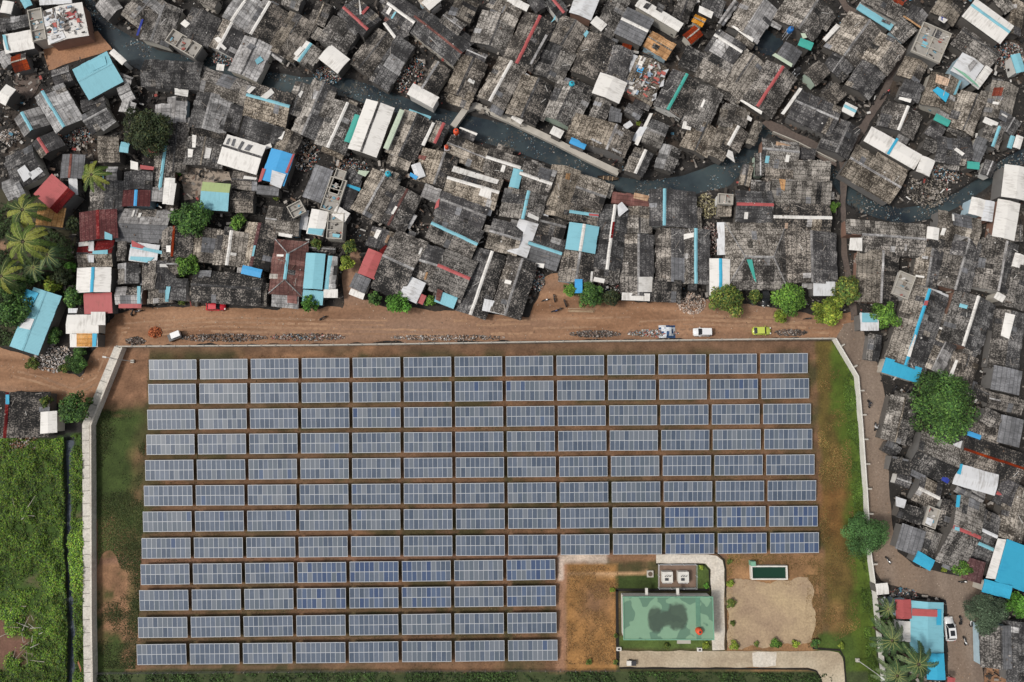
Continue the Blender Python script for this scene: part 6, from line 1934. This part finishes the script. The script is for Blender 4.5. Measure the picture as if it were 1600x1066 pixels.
# ------------------------------------------------------------------ vehicles
def paint(key, col):
    m, t, b = new_mat('paint_' + key, 0.28); b.inputs['Base Color'].default_value = (*col, 1)
    if 'Coat Weight' in b.inputs: b.inputs['Coat Weight'].default_value = 0.6
    MATS['paint_' + key] = m; return m
for k, c in (('red', (0.55, 0.02, 0.035)), ('white', (0.74, 0.74, 0.74)), ('lime', (0.50, 0.58, 0.10)), ('black', (0.025, 0.026, 0.028)), ('glass', (0.018, 0.02, 0.024)), ('lamp', (0.75, 0.74, 0.70)), ('tail', (0.35, 0.02, 0.02)), ('blue', (0.04, 0.09, 0.28))): paint(k, c)
def car(px, py, heading, L, W, paintkey, label, sunroof=False, van=False):
    p = at(px, py, 0.8)
    root = tag(empty('parked_car', (p.x, p.y, 0.1), heading), label, 'car', 'parked cars')
    m = MB()
    # lower hull: stations along x (front +x): (x, half width, z low, z high)
    st_ = [(-L / 2, W * 0.40, 0.35, 0.62), (-L / 2 + 0.12, W * 0.47, 0.25, 0.86), (-L * 0.30, W / 2, 0.22, 0.95), (0, W / 2, 0.22, 0.93), (L * 0.24, W / 2, 0.22, 0.90), (L / 2 - 0.25, W * 0.47, 0.24, 0.74), (L / 2, W * 0.38, 0.34, 0.56)]
    rings = []
    for x, hw, z0, z1 in st_:
        rings.append([(x, -hw * 0.93, z0), (x, -hw, (z0 + z1) / 2), (x, -hw * 0.9, z1), (x, 0, z1 + 0.035), (x, hw * 0.9, z1), (x, hw, (z0 + z1) / 2), (x, hw * 0.93, z0)])
    n = 7; vs = [q for r_ in rings for q in r_]; fs = []
    for i in range(len(rings) - 1):
        for k in range(n): fs.append((i * n + k, (i + 1) * n + k, (i + 1) * n + (k + 1) % n, i * n + (k + 1) % n))
    fs += [tuple(range(n)), tuple(range(len(vs) - 1, len(vs) - 1 - n, -1))]
    m.poly(vs, fs); m.build('body', MATS['paint_' + paintkey], root, True)
    xb0, xb1 = (-L / 2 + 0.2, -L / 2 + 0.45) if van else (-L / 2 + 0.3, -L / 2 + 0.85)
    xf0, xf1 = L * 0.25, L * 0.08
    zt = 1.5 if not van else 1.75
    m = MB()
    hb, ht = W * 0.44, W * 0.36
    m.poly([(xb0, -hb, 0.9), (xf0, -hb, 0.88), (xf0, hb, 0.88), (xb0, hb, 0.9), (xb1, -ht, zt), (xf1, -ht, zt), (xf1, ht, zt), (xb1, ht, zt)],
           [(0, 1, 5, 4), (1, 2, 6, 5), (2, 3, 7, 6), (3, 0, 4, 7), (4, 5, 6, 7)]); m.build('window', MATS['paint_glass'], root)
    m = MB(); m.box(((xb1 + xf1) / 2, 0, zt + 0.03), (xf1 - xb1 + 0.12, 2 * ht + 0.1, 0.07)); m.build('car_roof', MATS['paint_' + paintkey], root)
    m = MB()
    for s_ in (-1, 1):
        for (x0, y0, z0), (x1, y1, z1) in (((xb0, hb, 0.9), (xb1, ht, zt)), ((xf0, hb, 0.88), (xf1, ht, zt))): m.tube([(x0, s_ * y0, z0), (x1, s_ * y1, z1)], [0.06, 0.05], 5)
    m.build('pillar', MATS['paint_' + paintkey], root)
    if sunroof:
        m = MB(); m.box(((xb1 + xf1) / 2, 0, zt + 0.075), ((xf1 - xb1) * 0.55, ht * 1.3, 0.02)); m.build('sunroof', MATS['paint_glass'], root)
    for sx in (-0.31, 0.31):
        for s_ in (-1, 1):
            w_ = MB(); w_.tube([(sx * L, s_ * (W / 2 - 0.2), 0.31), (sx * L, s_ * (W / 2 + 0.01), 0.31)], [0.31, 0.31], 14); wo = w_.build('wheel', MATS['rubber'], root)
            w_ = MB(); w_.tube([(sx * L, s_ * (W / 2 + 0.0), 0.31), (sx * L, s_ * (W / 2 + 0.025), 0.31)], [0.18, 0.17], 10); w_.build('rim', MATS['galvanised'], wo)
    for s_ in (-1, 1):
        m = MB(); m.box((L / 2 - 0.12, s_ * W * 0.33, 0.66), (0.24, 0.32, 0.13)); m.build('headlight', MATS['paint_lamp'], root)
        m = MB(); m.box((-L / 2 + 0.05, s_ * W * 0.36, 0.72), (0.12, 0.22, 0.18)); m.build('tail_light', MATS['paint_tail'], root)
        m = MB(); m.box((L * 0.17, s_ * (W / 2 + 0.08), 0.98), (0.14, 0.18, 0.12)); m.build('mirror', MATS['paint_' + paintkey], root)
    return root
car(337, 479, 0.02, 4.1, 1.75, 'red', 'red hatchback parked on the dirt road below the long black roof')
car(1098, 519, math.pi, 4.0, 1.8, 'white', 'white car parked along the solar field wall near the rubble', van=True)
car(1190, 517, 0.02, 3.9, 1.75, 'lime', 'lime green car parked along the solar field wall')
car(1195, 464, -math.pi / 2 + 0.05, 4.0, 1.75, 'black', 'black car parked between two roadside trees')
car(1484, 983, math.pi / 2 + 0.05, 4.7, 1.9, 'white', 'white car with a dark sunroof parked beside the cyan shop', True)
# light van at the wall corner
p = at(273, 525, 1.0)
o = tag(empty('cargo_cart', (p.x, p.y, 0.1), R(22)), 'dark cart with a white box lid standing by the red soil heap', 'cart')
m = MB(); m.box((-0.1, 0, 0.55), (2.7, 1.5, 0.7)); m.build('body', MATS['paint_black'], o)
m = MB(); m.box((0.35, 0.1, 1.2), (1.9, 1.2, 0.6)); m.build('box_lid', MATS['paint_white'], o)
for sx in (-0.9, 0.9):
    for s_ in (-0.72, 0.72):
        m = MB(); m.tube([(sx, s_ - 0.08, 0.28), (sx, s_ + 0.08, 0.28)], [0.28, 0.28], 12); m.build('wheel', MATS['rubber'], o)

def bike_meshes():
    d = {}
    m = MB(); m.tube([(-0.62, 0, 0.62), (-0.25, 0, 0.58), (0.1, 0, 0.5), (0.35, 0, 0.72), (0.55, 0, 0.85)], [0.10, 0.16, 0.13, 0.15, 0.10], 8)
    d['body'] = m
    m = MB(); m.box((-0.3, 0, 0.78), (0.72, 0.26, 0.12)); d['seat'] = m
    m = MB(); m.tube([(0.42, -0.34, 1.0), (0.5, 0, 0.98), (0.42, 0.34, 1.0)], [0.03, 0.04, 0.03], 6); d['handlebar'] = m
    for nm, x in (('front_wheel', 0.65), ('rear_wheel', -0.6)):
        m = MB(); m.tube([(x, -0.06, 0.29), (x, 0.06, 0.29)], [0.29, 0.29], 14); d[nm] = m
    m = MB(); m.tube([(0.65, 0, 0.3), (0.5, 0, 0.95)], [0.05, 0.05], 6); d['fork'] = m
    return d
BK = bike_meshes()
BKM = {}
def bike(px, py, heading, col, label, group='parked motorbikes'):
    p = at(px, py, 0.6)
    root = tag(empty('motorbike', (p.x, p.y, 0.1), heading), label, 'motorbike', group)
    for nm, m in BK.items():
        mat = {'body': MATS['paint_' + col], 'seat': MATS['rubber'], 'handlebar': MATS['dark_metal'], 'fork': MATS['galvanised']}.get(nm, MATS['rubber'])
        key = (nm, mat.name)
        if key not in BKM: BKM[key] = m.mesh(nm, [mat], nm == 'body')
        link_mesh(nm, BKM[key], root)
    return root
BIKES = [(1398, 607, 0.9, 'black', 'black motorbike, westernmost of those parked below the turquoise awning'), (1397, 620, 0.4, 'white', 'white motorbike at the north gable of the speckled roof by the largest tree'), (1417, 613, 1.1, 'black', 'black motorbike in the row below the turquoise awning'), (1423, 615, 1.1, 'white', 'white motorbike in the row below the turquoise awning'), (1429, 618, 1.1, 'black', 'dark motorbike at the tree end of the row below the turquoise awning'),
         (1388, 876, -1.0, 'white', 'white motorbike on the paved bend beside the feathery tree'), (1505, 909, 0.1, 'white', 'white motorbike parked near the maroon yard cover'), (1501, 970, 1.5, 'black', 'motorbike in front of the white car beside the cyan shop'), (1517, 973, 1.6, 'white', 'motorbike under the grey green feathery tree'), (1508, 1002, -1.4, 'white', 'white motorbike on the road south of the white car'),
         (852, 469, 0.3, 'white', 'pale motorbike on the earth clearing below the tall silver roof'), (866, 466, 1.7, 'black', 'dark motorbike in the middle of the earth clearing'), (883, 474, 1.9, 'black', 'dark motorbike beside the roadside clump of trees'), (867, 486, 0.2, 'blue', 'blue motorbike nearest the dirt road on the clearing'), (873, 484, 0.5, 'black', 'black motorbike touching the blue one on the clearing'),
         (207, 488, 1.3, 'black', 'black motorbike by the grey flat roof with the pink awning'), (216, 486, 0.3, 'white', 'white motorbike by the grey flat roof with the pink awning'), (1262, 498, 0.1, 'black', 'black and white motorbike on the dirt road by the yellow green tree'), (313, 271, 1.4, 'black', 'dark motorbike in the pale courtyard'), (962, 252, 0.5, 'red', 'red motorbike on the concrete canal bank'), (1386, 144, 0.8, 'red', 'red motorbike in the dark alley'), (1379, 150, 1.0, 'black', 'black motorbike behind the red one in the alley'), (504, 497, 0.6, 'black', 'dark motorbike standing alone on the dirt road'), (170, 498, 1.4, 'black', 'dark motorbike beside the cream patchwork roof')]
for b_ in BIKES:
    bike(b_[0], b_[1], b_[2], b_[3], b_[4].replace('nearest', 'closer to'))

# riders: one continuous seated body each
def rider_mesh():
    J = {'hip': (-0.28, 0, 0.92), 'waist': (-0.27, 0, 1.08), 'chest': (-0.18, 0, 1.32), 'neck': (-0.12, 0, 1.48), 'head': (-0.09, 0, 1.62), 'crown': (-0.09, 0, 1.72)}
    R_ = {'hip': .15, 'waist': .135, 'chest': .155, 'neck': .06, 'head': .10, 'crown': .075}
    E = [('hip', 'waist'), ('waist', 'chest'), ('chest', 'neck'), ('neck', 'head'), ('head', 'crown')]
    for s_, t_ in ((-1, 'a'), (1, 'b')):
        for nm, p, r_ in (('sh', (-0.15, .2, 1.38), .07), ('el', (0.08, .3, 1.15), .05), ('wr', (0.36, .3, 1.04), .036), ('ha', (0.44, .3, 1.02), .035), ('kn', (0.14, .2, 0.78), .075), ('an', (-0.02, .2, 0.38), .05), ('to', (0.16, .2, 0.32), .04), ('th', (-0.2, .11, 0.9), .1)):
            J[nm + t_] = (p[0], p[1] * s_, p[2]); R_[nm + t_] = r_
        E += [('chest', 'sh' + t_), ('sh' + t_, 'el' + t_), ('el' + t_, 'wr' + t_), ('wr' + t_, 'ha' + t_), ('hip', 'th' + t_), ('th' + t_, 'kn' + t_), ('kn' + t_, 'an' + t_), ('an' + t_, 'to' + t_)]
    ks = list(J)
    me = bpy.data.meshes.new('body'); me.from_pydata([J[k] for k in ks], [(ks.index(a), ks.index(b)) for a, b in E], [])
    return me, [R_[k] for k in ks]
def rider(px, py, heading, shirt, label):
    p = at(px, py, 0.6)
    me, rad = rider_mesh()
    root = tag(empty('person', (p.x, p.y, 0.1), heading), label, 'person', 'riders on motorbikes')
    o = link_mesh('body', me, root)
    me.materials.append(shirt)
    sk = o.modifiers.new('skin', 'SKIN'); sub = o.modifiers.new('sub', 'SUBSURF'); sub.levels = sub.render_levels = 1
    for v, r_ in zip(me.skin_vertices[0].data, rad): v.radius = (r_, r_)
    me.skin_vertices[0].data[0].use_root = True
    m = MB(); m.tube([(-0.09, 0, 1.58), (-0.09, 0, 1.68), (-0.09, 0, 1.76), (-0.09, 0, 1.79)], [0.135, 0.14, 0.10, 0.03], 10); m.build('helmet', MATS['paint_black'], root, True)
plain('shirt_white', (0.6, 0.6, 0.6), 0.9); plain('shirt_dark', (0.06, 0.06, 0.07), 0.9); plain('shirt_red', (0.4, 0.05, 0.05), 0.9)
for px, py, hd, col, sh, lab in ((1358, 631, -1.45, 'black', 'shirt_dark', 'dark clothed'), (1368, 667, 1.45, 'black', 'shirt_white', 'white shirted')):
    bike(px, py, hd, col, f'motorbike under the {lab} rider on the paved road', 'ridden motorbikes')
    rider(px, py, hd, MATS[sh], f'{lab} rider in a helmet on a motorbike on the paved road')

# ------------------------------------------------------------------ laundry, boat, heaps
def heap(name, px, py, rpx, h, n, cols, label, seed, size=(0.15, 0.6), aspect=1.0, rot=0.0):
    r = random.Random(seed); s0 = mpp(px, py)
    m = MB(); p = at(px, py)
    for _ in range(n):
        a = r.uniform(0, 6.283); d = math.sqrt(r.random()); x, y = math.cos(a) * d * rpx * s0, math.sin(a) * d * rpx * s0 * aspect
        x, y = x * math.cos(rot) - y * math.sin(rot), x * math.sin(rot) + y * math.cos(rot)
        z = h * (1 - d * d) * r.uniform(0.3, 1) + 0.05
        c = r.choice(cols); j = r.uniform(0.6, 1.3)
        q = r.uniform(*size)
        m.box((p.x + x, p.y + y, z + 0.1), (q, q * r.uniform(0.15, 0.9), q * r.uniform(0.1, 0.4)), r.uniform(0, 3.14), 0, 0.5, tuple(min(0.85, k * j) for k in c), r.uniform(0.5, 1))
    o = m.build(name, MATS['litter'])
    return tag(o, label, 'rubble', kind='stuff')
WH = [(0.6, 0.58, 0.56), (0.45, 0.42, 0.40), (0.5, 0.4, 0.33), (0.28, 0.24, 0.21)]
MIX = [(0.5, 0.48, 0.45), (0.25, 0.22, 0.19), (0.1, 0.09, 0.08), (0.35, 0.25, 0.18), (0.1, 0.22, 0.3), (0.4, 0.12, 0.1), (0.65, 0.63, 0.6), (0.06, 0.055, 0.05)]
DK = [(0.05, 0.045, 0.04), (0.1, 0.085, 0.075), (0.2, 0.17, 0.15), (0.35, 0.31, 0.28), (0.16, 0.11, 0.09)]
HEAPS = [('rubble', 84, 560, 30, 0.9, 900, WH, 'spill of white broken plaster between the long cyan roof and the road', 0.75), ('rubble', 1080, 474, 22, 1.2, 700, [(0.5, 0.36, 0.28), (0.55, 0.48, 0.42), (0.34, 0.28, 0.24)], 'pile of sand and broken brick beside the dirt road', 0.8),
         ('rubble', 1110, 374, 17, 1.5, 500, [(0.2, 0.1, 0.09), (0.4, 0.36, 0.34), (0.12, 0.09, 0.08), (0.5, 0.4, 0.36)], 'collapsed ruin of reddish rubble between two roofs', 1.5), ('rubble', 1104, 322, 17, 1.4, 600, [(0.38, 0.34, 0.18), (0.2, 0.17, 0.1), (0.5, 0.45, 0.3), (0.1, 0.09, 0.07)], 'yellowish junk heap on the south canal bank', 1.2),
         ('rubble', 640, 118, 26, 1.0, 800, MIX, 'rubble slope between the smooth dark roof and the canal', 1.4), ('rubble', 1575, 88, 26, 1.0, 800, MIX, 'colourful junk yard near the top east corner', 0.9), ('rubble', 1450, 298, 34, 0.6, 800, [(0.25, 0.22, 0.18), (0.4, 0.36, 0.32), (0.1, 0.09, 0.08)], 'pebbly grey bank inside the canal bend', 0.8),
         ('rubble', 1478, 268, 26, 0.8, 700, MIX, 'litter covered bank below the grey metal roof with green porch', 0.7), ('rubble', 115, 212, 26, 0.7, 700, MIX, 'littered yard west of the dark round tree', 0.8), ('rubble', 16, 214, 16, 0.8, 350, WH, 'pale rubble beside the grey cyan-blotched roof', 0.8),
         ('rubble', 1410, 929, 22, 0.8, 600, MIX, 'heap of grey and white junk at the bend of the paved road', 0.45), ('rubble', 350, 90, 18, 0.8, 400, MIX, 'junk behind the two-tone roof on the canal', 0.8), ('rubble', 512, 118, 22, 0.6, 500, MIX, 'littered bank below the square white canal roof', 0.7), ('rubble', 476, 243, 22, 0.8, 500, MIX, 'junk in the gap east of the bright blue roof', 1.2),
         ('rubble', 545, 262, 30, 0.7, 600, MIX, 'litter strewn yard below the teal sheet', 0.5), ('rubble', 838, 440, 14, 1.0, 350, MIX, 'scrap shed remains beside the pale roadside roof', 1.2), ('rubble', 30, 693, 30, 0.5, 500, [(0.3, 0.13, 0.08), (0.5, 0.45, 0.42), (0.16, 0.1, 0.07)], 'reddish rubbish dump at the edge of the green field', 0.6),
         ('rubble', 350, 528, 70, 0.5, 700, DK, 'dark scrap along the wall on the south side of the dirt road', 0.09), ('rubble', 480, 527, 60, 0.6, 500, DK + MIX, 'mixed scrap along the wall below the cyan porch', 0.10), ('rubble', 930, 522, 40, 0.9, 600, DK, 'black heap by the solar field wall on the road', 0.14), ('rubble', 1020, 521, 40, 0.7, 500, MIX, 'light scrap by the wall between black heap and tarpaulin', 0.14), ('rubble', 1235, 520, 26, 0.7, 350, DK, 'dark scrap east of the lime car', 0.2),
         ('rubble', 700, 528, 90, 0.35, 500, DK + WH, 'low litter at the foot of the solar field wall', 0.05), ('rubble', 243, 520, 11, 0.7, 250, [(0.42, 0.13, 0.05), (0.36, 0.1, 0.04)], 'heap of bright red soil at the corner of the solar field', 0.8), ('rubble', 212, 533, 16, 0.7, 250, DK, 'charred scrap at the corner of the solar field', 0.4),
         ('rubble', 960, 450, 40, 0.6, 200, MIX, 'oddments under the roadside clump of trees', 0.3)]
for i, (nm, px, py, r_, h, n, cols, lab, asp) in enumerate(HEAPS):
    heap(nm, px, py, r_, h, n, cols, lab, 300 + i, aspect=asp, size=(0.07, 0.40))
m = MB(); r = random.Random(66)
GX_, GY_ = np.meshgrid(np.arange(-10, 1600, 3.0), np.arange(380, 1066, 3.0))
rd = inside(GX_, GY_, DIRT_ROAD) | inside(GX_, GY_, PAVED)
jj_, ii_ = np.nonzero(rd)
for k in rng.integers(0, len(jj_), 2600):
    p = at(GX_[jj_[k], ii_[k]] + r.uniform(-2, 2), GY_[jj_[k], ii_[k]] + r.uniform(-2, 2)); q = r.uniform(0.05, 0.26) * r.uniform(0.3, 1)
    m.box((p.x, p.y, 0.1), (q, q * r.uniform(0.4, 1), q * 0.3), r.uniform(0, 3.14), 0, 0.5, r.choice([(0.14, 0.09, 0.06), (0.45, 0.36, 0.28), (0.1, 0.08, 0.07), (0.38, 0.31, 0.25), (0.3, 0.19, 0.12), (0.22, 0.15, 0.1)]))
tag(m.build('road_stones', MATS['litter']), 'stones and scraps scattered over the roads', 'stones', kind='stuff')
ground_cover('undergrowth', 3000, [(1372, 945), (1404, 950), (1420, 1000), (1440, 1066), (1384, 1066)], 0.2, 1.3, 0.3, [(0.035, 0.07, 0.016), (0.05, 0.10, 0.02), (0.025, 0.045, 0.014)], 'dark green plants below the palms by the cyan shop', 19, thr=0.25)
# crumpled tarpaulin on goods beside the road
p = at(1043, 518, 0.6)
m = MB(); r = random.Random(5)
gx = [[(p.x + (i - 3.5) * 0.5, p.y + (j - 3) * 0.45, 0.1 + max(0, 1.1 - ((i - 3.5) ** 2 + (j - 3) ** 2) * 0.09) * r.uniform(0.6, 1.1)) for j in range(7)] for i in range(8)]
for i in range(7):
    for j in range(6): m.face([gx[i][j], gx[i + 1][j], gx[i + 1][j + 1], gx[i][j + 1]], 0, 0.5, r.choice([(0.6, 0.62, 0.65), (0.5, 0.55, 0.6), (0.03, 0.07, 0.16), (0.62, 0.64, 0.66)]))
tag(m.build('tarpaulin', MATS['litter']), 'crumpled white and navy tarpaulin over goods at the road wall', 'tarpaulin')
# wooden boat tied under the canal wall
p = at(950, 279, -0.9)
o = tag(empty('canal_boat', (p.x, p.y, -1.05), R(-6)), 'long narrow dark wooden boat moored below the end of the concrete canal wall', 'boat')
V = []; N = 9
for i in range(N):
    s = i / (N - 1); x = (s - 0.5) * 4.6; wd = 0.5 * math.sin(math.pi * (0.06 + 0.88 * s)) ** 0.8; zt = 0.45 + 0.35 * (2 * s - 1) ** 2
    V += [(x, -wd, zt), (x, -wd * 0.5, 0.05), (x, wd * 0.5, 0.05), (x, wd, zt)]
m = MB(); m.poly(V, [(i * 4 + k, (i + 1) * 4 + k, (i + 1) * 4 + k + 1, i * 4 + k + 1) for i in range(N - 1) for k in range(3)]); m.build('hull', MATS['bark'], o)
for x in (-1, 0, 1):
    m = MB(); m.box((x, 0, 0.38), (0.2, 0.9, 0.05)); m.build('thwart', MATS['plank'], o)
# bundled poles by the roadside trees
p = at(908, 485, 0.2)
m = MB(); r = random.Random(8)
for i in range(14):
    y = r.uniform(-0.4, 0.4); m.tube([(p.x - 2.6 + r.uniform(-.3, .3), p.y + y, 0.15 + r.uniform(0, 0.3)), (p.x + 2.6 + r.uniform(-.3, .3), p.y + y + r.uniform(-.2, .2), 0.15 + r.uniform(0, 0.3))], [0.06, 0.05], 5)
tag(m.build('timber_stack', MATS['plank']), 'long stack of wooden poles beside the dirt road below the tree clump', 'timber stack')
# little ladder by the western wall
p = at(124, 1040, 1.0)
m = MB()
for s_ in (-0.25, 0.25): m.tube([(p.x - 1.0, p.y + 0.55 + s_, 0), (p.x + 1.0, p.y - 0.55 + s_, 2.0)], [0.05, 0.05], 5)
for k in range(5): 
    s = (k + 0.5) / 5; m.tube([(p.x - 1 + 2 * s, p.y + 0.55 - 1.1 * s - 0.25, 2 * s), (p.x - 1 + 2 * s, p.y + 0.55 - 1.1 * s + 0.25, 2 * s)], [0.04, 0.04], 5)
plain('brick_orange', (0.5, 0.2, 0.12), 0.8)
tag(m.build('ladder', MATS['brick_orange']), 'short reddish ladder leaning against the stone west wall', 'ladder')

# ------------------------------------------------------------------ litter in the gaps between houses and on the roofs (uncountable)
def litter():
    W, Hh = 1700, 680
    GX, GY = np.meshgrid(np.arange(-40, 1660, 2.0), np.arange(-40, 1100, 2.0))
    cov = np.zeros(GX.shape, bool)
    for poly, z, h in ROOF_POLYS:
        xs, ys = [q[0] for q in poly], [q[1] for q in poly]
        i0, i1 = int((min(xs) + 40) / 2), int((max(xs) + 40) / 2) + 2; j0, j1 = int((min(ys) + 40) / 2), int((max(ys) + 40) / 2) + 2
        i0, j0 = max(0, i0), max(0, j0)
        if i1 <= i0 or j1 <= j0: continue
        cov[j0:j1, i0:i1] |= inside(GX[j0:j1, i0:i1], GY[j0:j1, i0:i1], poly)
    slum = inside(GX, GY, [(-40, -40), (1660, -40), (1660, 1100), (1390, 1100), (1372, 910), (1480, 900), (1560, 935), (1540, 900), (1400, 860), (1392, 700), (1370, 560), (1340, 520), (1330, 490), (1100, 474), (840, 480), (560, 470), (180, 484), (120, 540), (100, 440), (118, 300), (-40, 290)])
    wet = np.minimum(segdist(GX, GY, CANAL), segdist(GX, GY, CANAL2)) < 2
    roads = inside(GX, GY, PAVED) | inside(GX, GY, DIRT_ROAD) | (segdist(GX, GY, ALLEY) < 0) | inside(GX, GY, [(67, 74), (152, 50), (176, 78), (78, 110)]) | inside(GX, GY, [(1168, 70), (1198, 36), (1234, 60), (1206, 92)])
    free = slum & ~cov & ~wet & ~roads
    jj, ii = np.nonzero(free)
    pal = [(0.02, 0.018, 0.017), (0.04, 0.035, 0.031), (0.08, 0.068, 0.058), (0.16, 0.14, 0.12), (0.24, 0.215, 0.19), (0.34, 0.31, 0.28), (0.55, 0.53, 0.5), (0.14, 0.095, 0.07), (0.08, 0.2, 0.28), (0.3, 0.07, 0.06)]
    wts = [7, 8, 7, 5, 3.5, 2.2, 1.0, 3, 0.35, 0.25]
    r = random.Random(77)
    m = MB()
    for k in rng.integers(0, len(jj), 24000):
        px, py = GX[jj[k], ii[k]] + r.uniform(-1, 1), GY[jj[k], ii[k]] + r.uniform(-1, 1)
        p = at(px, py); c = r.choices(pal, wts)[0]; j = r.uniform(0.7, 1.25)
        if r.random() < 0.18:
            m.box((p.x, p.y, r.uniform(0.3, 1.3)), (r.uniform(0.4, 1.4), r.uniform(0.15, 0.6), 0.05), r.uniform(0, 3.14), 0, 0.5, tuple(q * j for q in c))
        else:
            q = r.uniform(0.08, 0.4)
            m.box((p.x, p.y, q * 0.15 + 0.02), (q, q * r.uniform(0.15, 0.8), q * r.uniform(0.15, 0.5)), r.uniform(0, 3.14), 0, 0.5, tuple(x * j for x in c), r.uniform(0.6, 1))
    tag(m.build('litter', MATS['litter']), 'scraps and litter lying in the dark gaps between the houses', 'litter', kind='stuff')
    # floating rubbish
    m = MB()
    wet2 = (np.minimum(segdist(GX, GY, CANAL), segdist(GX, GY, CANAL2)) < 1) & ~cov
    jj2, ii2 = np.nonzero(wet2)
    for k in rng.integers(0, len(jj2), 7000):
        px, py = GX[jj2[k], ii2[k]] + r.uniform(-1, 1), GY[jj2[k], ii2[k]] + r.uniform(-1, 1)
        d = float(min(segdist(np.array([px]), np.array([py]), CANAL)[0], segdist(np.array([px]), np.array([py]), CANAL2)[0]))
        mat_ = float(vnoise(np.array([px]), np.array([py]), 0.035, 55, 3)[0])
        if r.random() > max(0.03, (mat_ - 0.5) * 6 + (0.35 if d > -4 else 0)): continue
        p = at(px, py, -1.08); q = r.uniform(0.06, 0.3)
        m.box((p.x, p.y, -1.06), (q, q * r.uniform(0.3, 1), 0.06), r.uniform(0, 3.14), 0, 0.5, r.choice([(0.36, 0.35, 0.33), (0.2, 0.18, 0.16), (0.14, 0.12, 0.1), (0.08, 0.07, 0.06), (0.05, 0.045, 0.04), (0.12, 0.1, 0.085), (0.2, 0.3, 0.35)]))
    tag(m.build('floating_litter', MATS['litter']), 'bits of rubbish floating in the canals', 'litter', kind='stuff')
    # stones, sticks and scraps weighing down the roofs
    m = MB()
    for poly, z, h in ROOF_POLYS:
        if h['noun'] != 'house' or (h['ml'] in LOWP and h['mr'] in LOWP): continue
        o = h['obj']; L = h['L']
        s0 = mpp(*h['a'], 3)
        for _ in range(int(h['area'] / 7)):
            side, w_ = r.choice(((1, h['wl'] * s0), (-1, h['wr'] * s0)))
            if w_ < 0.6: continue
            x, y = r.uniform(-L / 2, L / 2) * 0.94, side * r.uniform(0.1, w_ * 0.95)
            wm = max(h['wl'], h['wr']) * s0
            cz = h['zfun'](y) + 0.12
            ca, sa = math.cos(o.rotation_euler.z), math.sin(o.rotation_euler.z)
            c = r.choices(pal[2:8], [4, 3, 3, 3, 2, 2])[0]
            q = r.uniform(0.1, 0.35)
            dims = (q, q * r.uniform(0.4, 1), 0.1) if r.random() < 0.7 else (r.uniform(0.8, 2.2), 0.08, 0.06)
            m.box((o.location.x + x * ca - y * sa, o.location.y + x * sa + y * ca, cz), dims, r.uniform(0, 3.14), 0, 0.5, c)
    tag(m.build('roof_litter', MATS['litter']), 'stones, sticks and scraps lying on the old roofs', 'litter', kind='stuff')
    return cov, slum & ~wet & ~roads
COVER = litter()
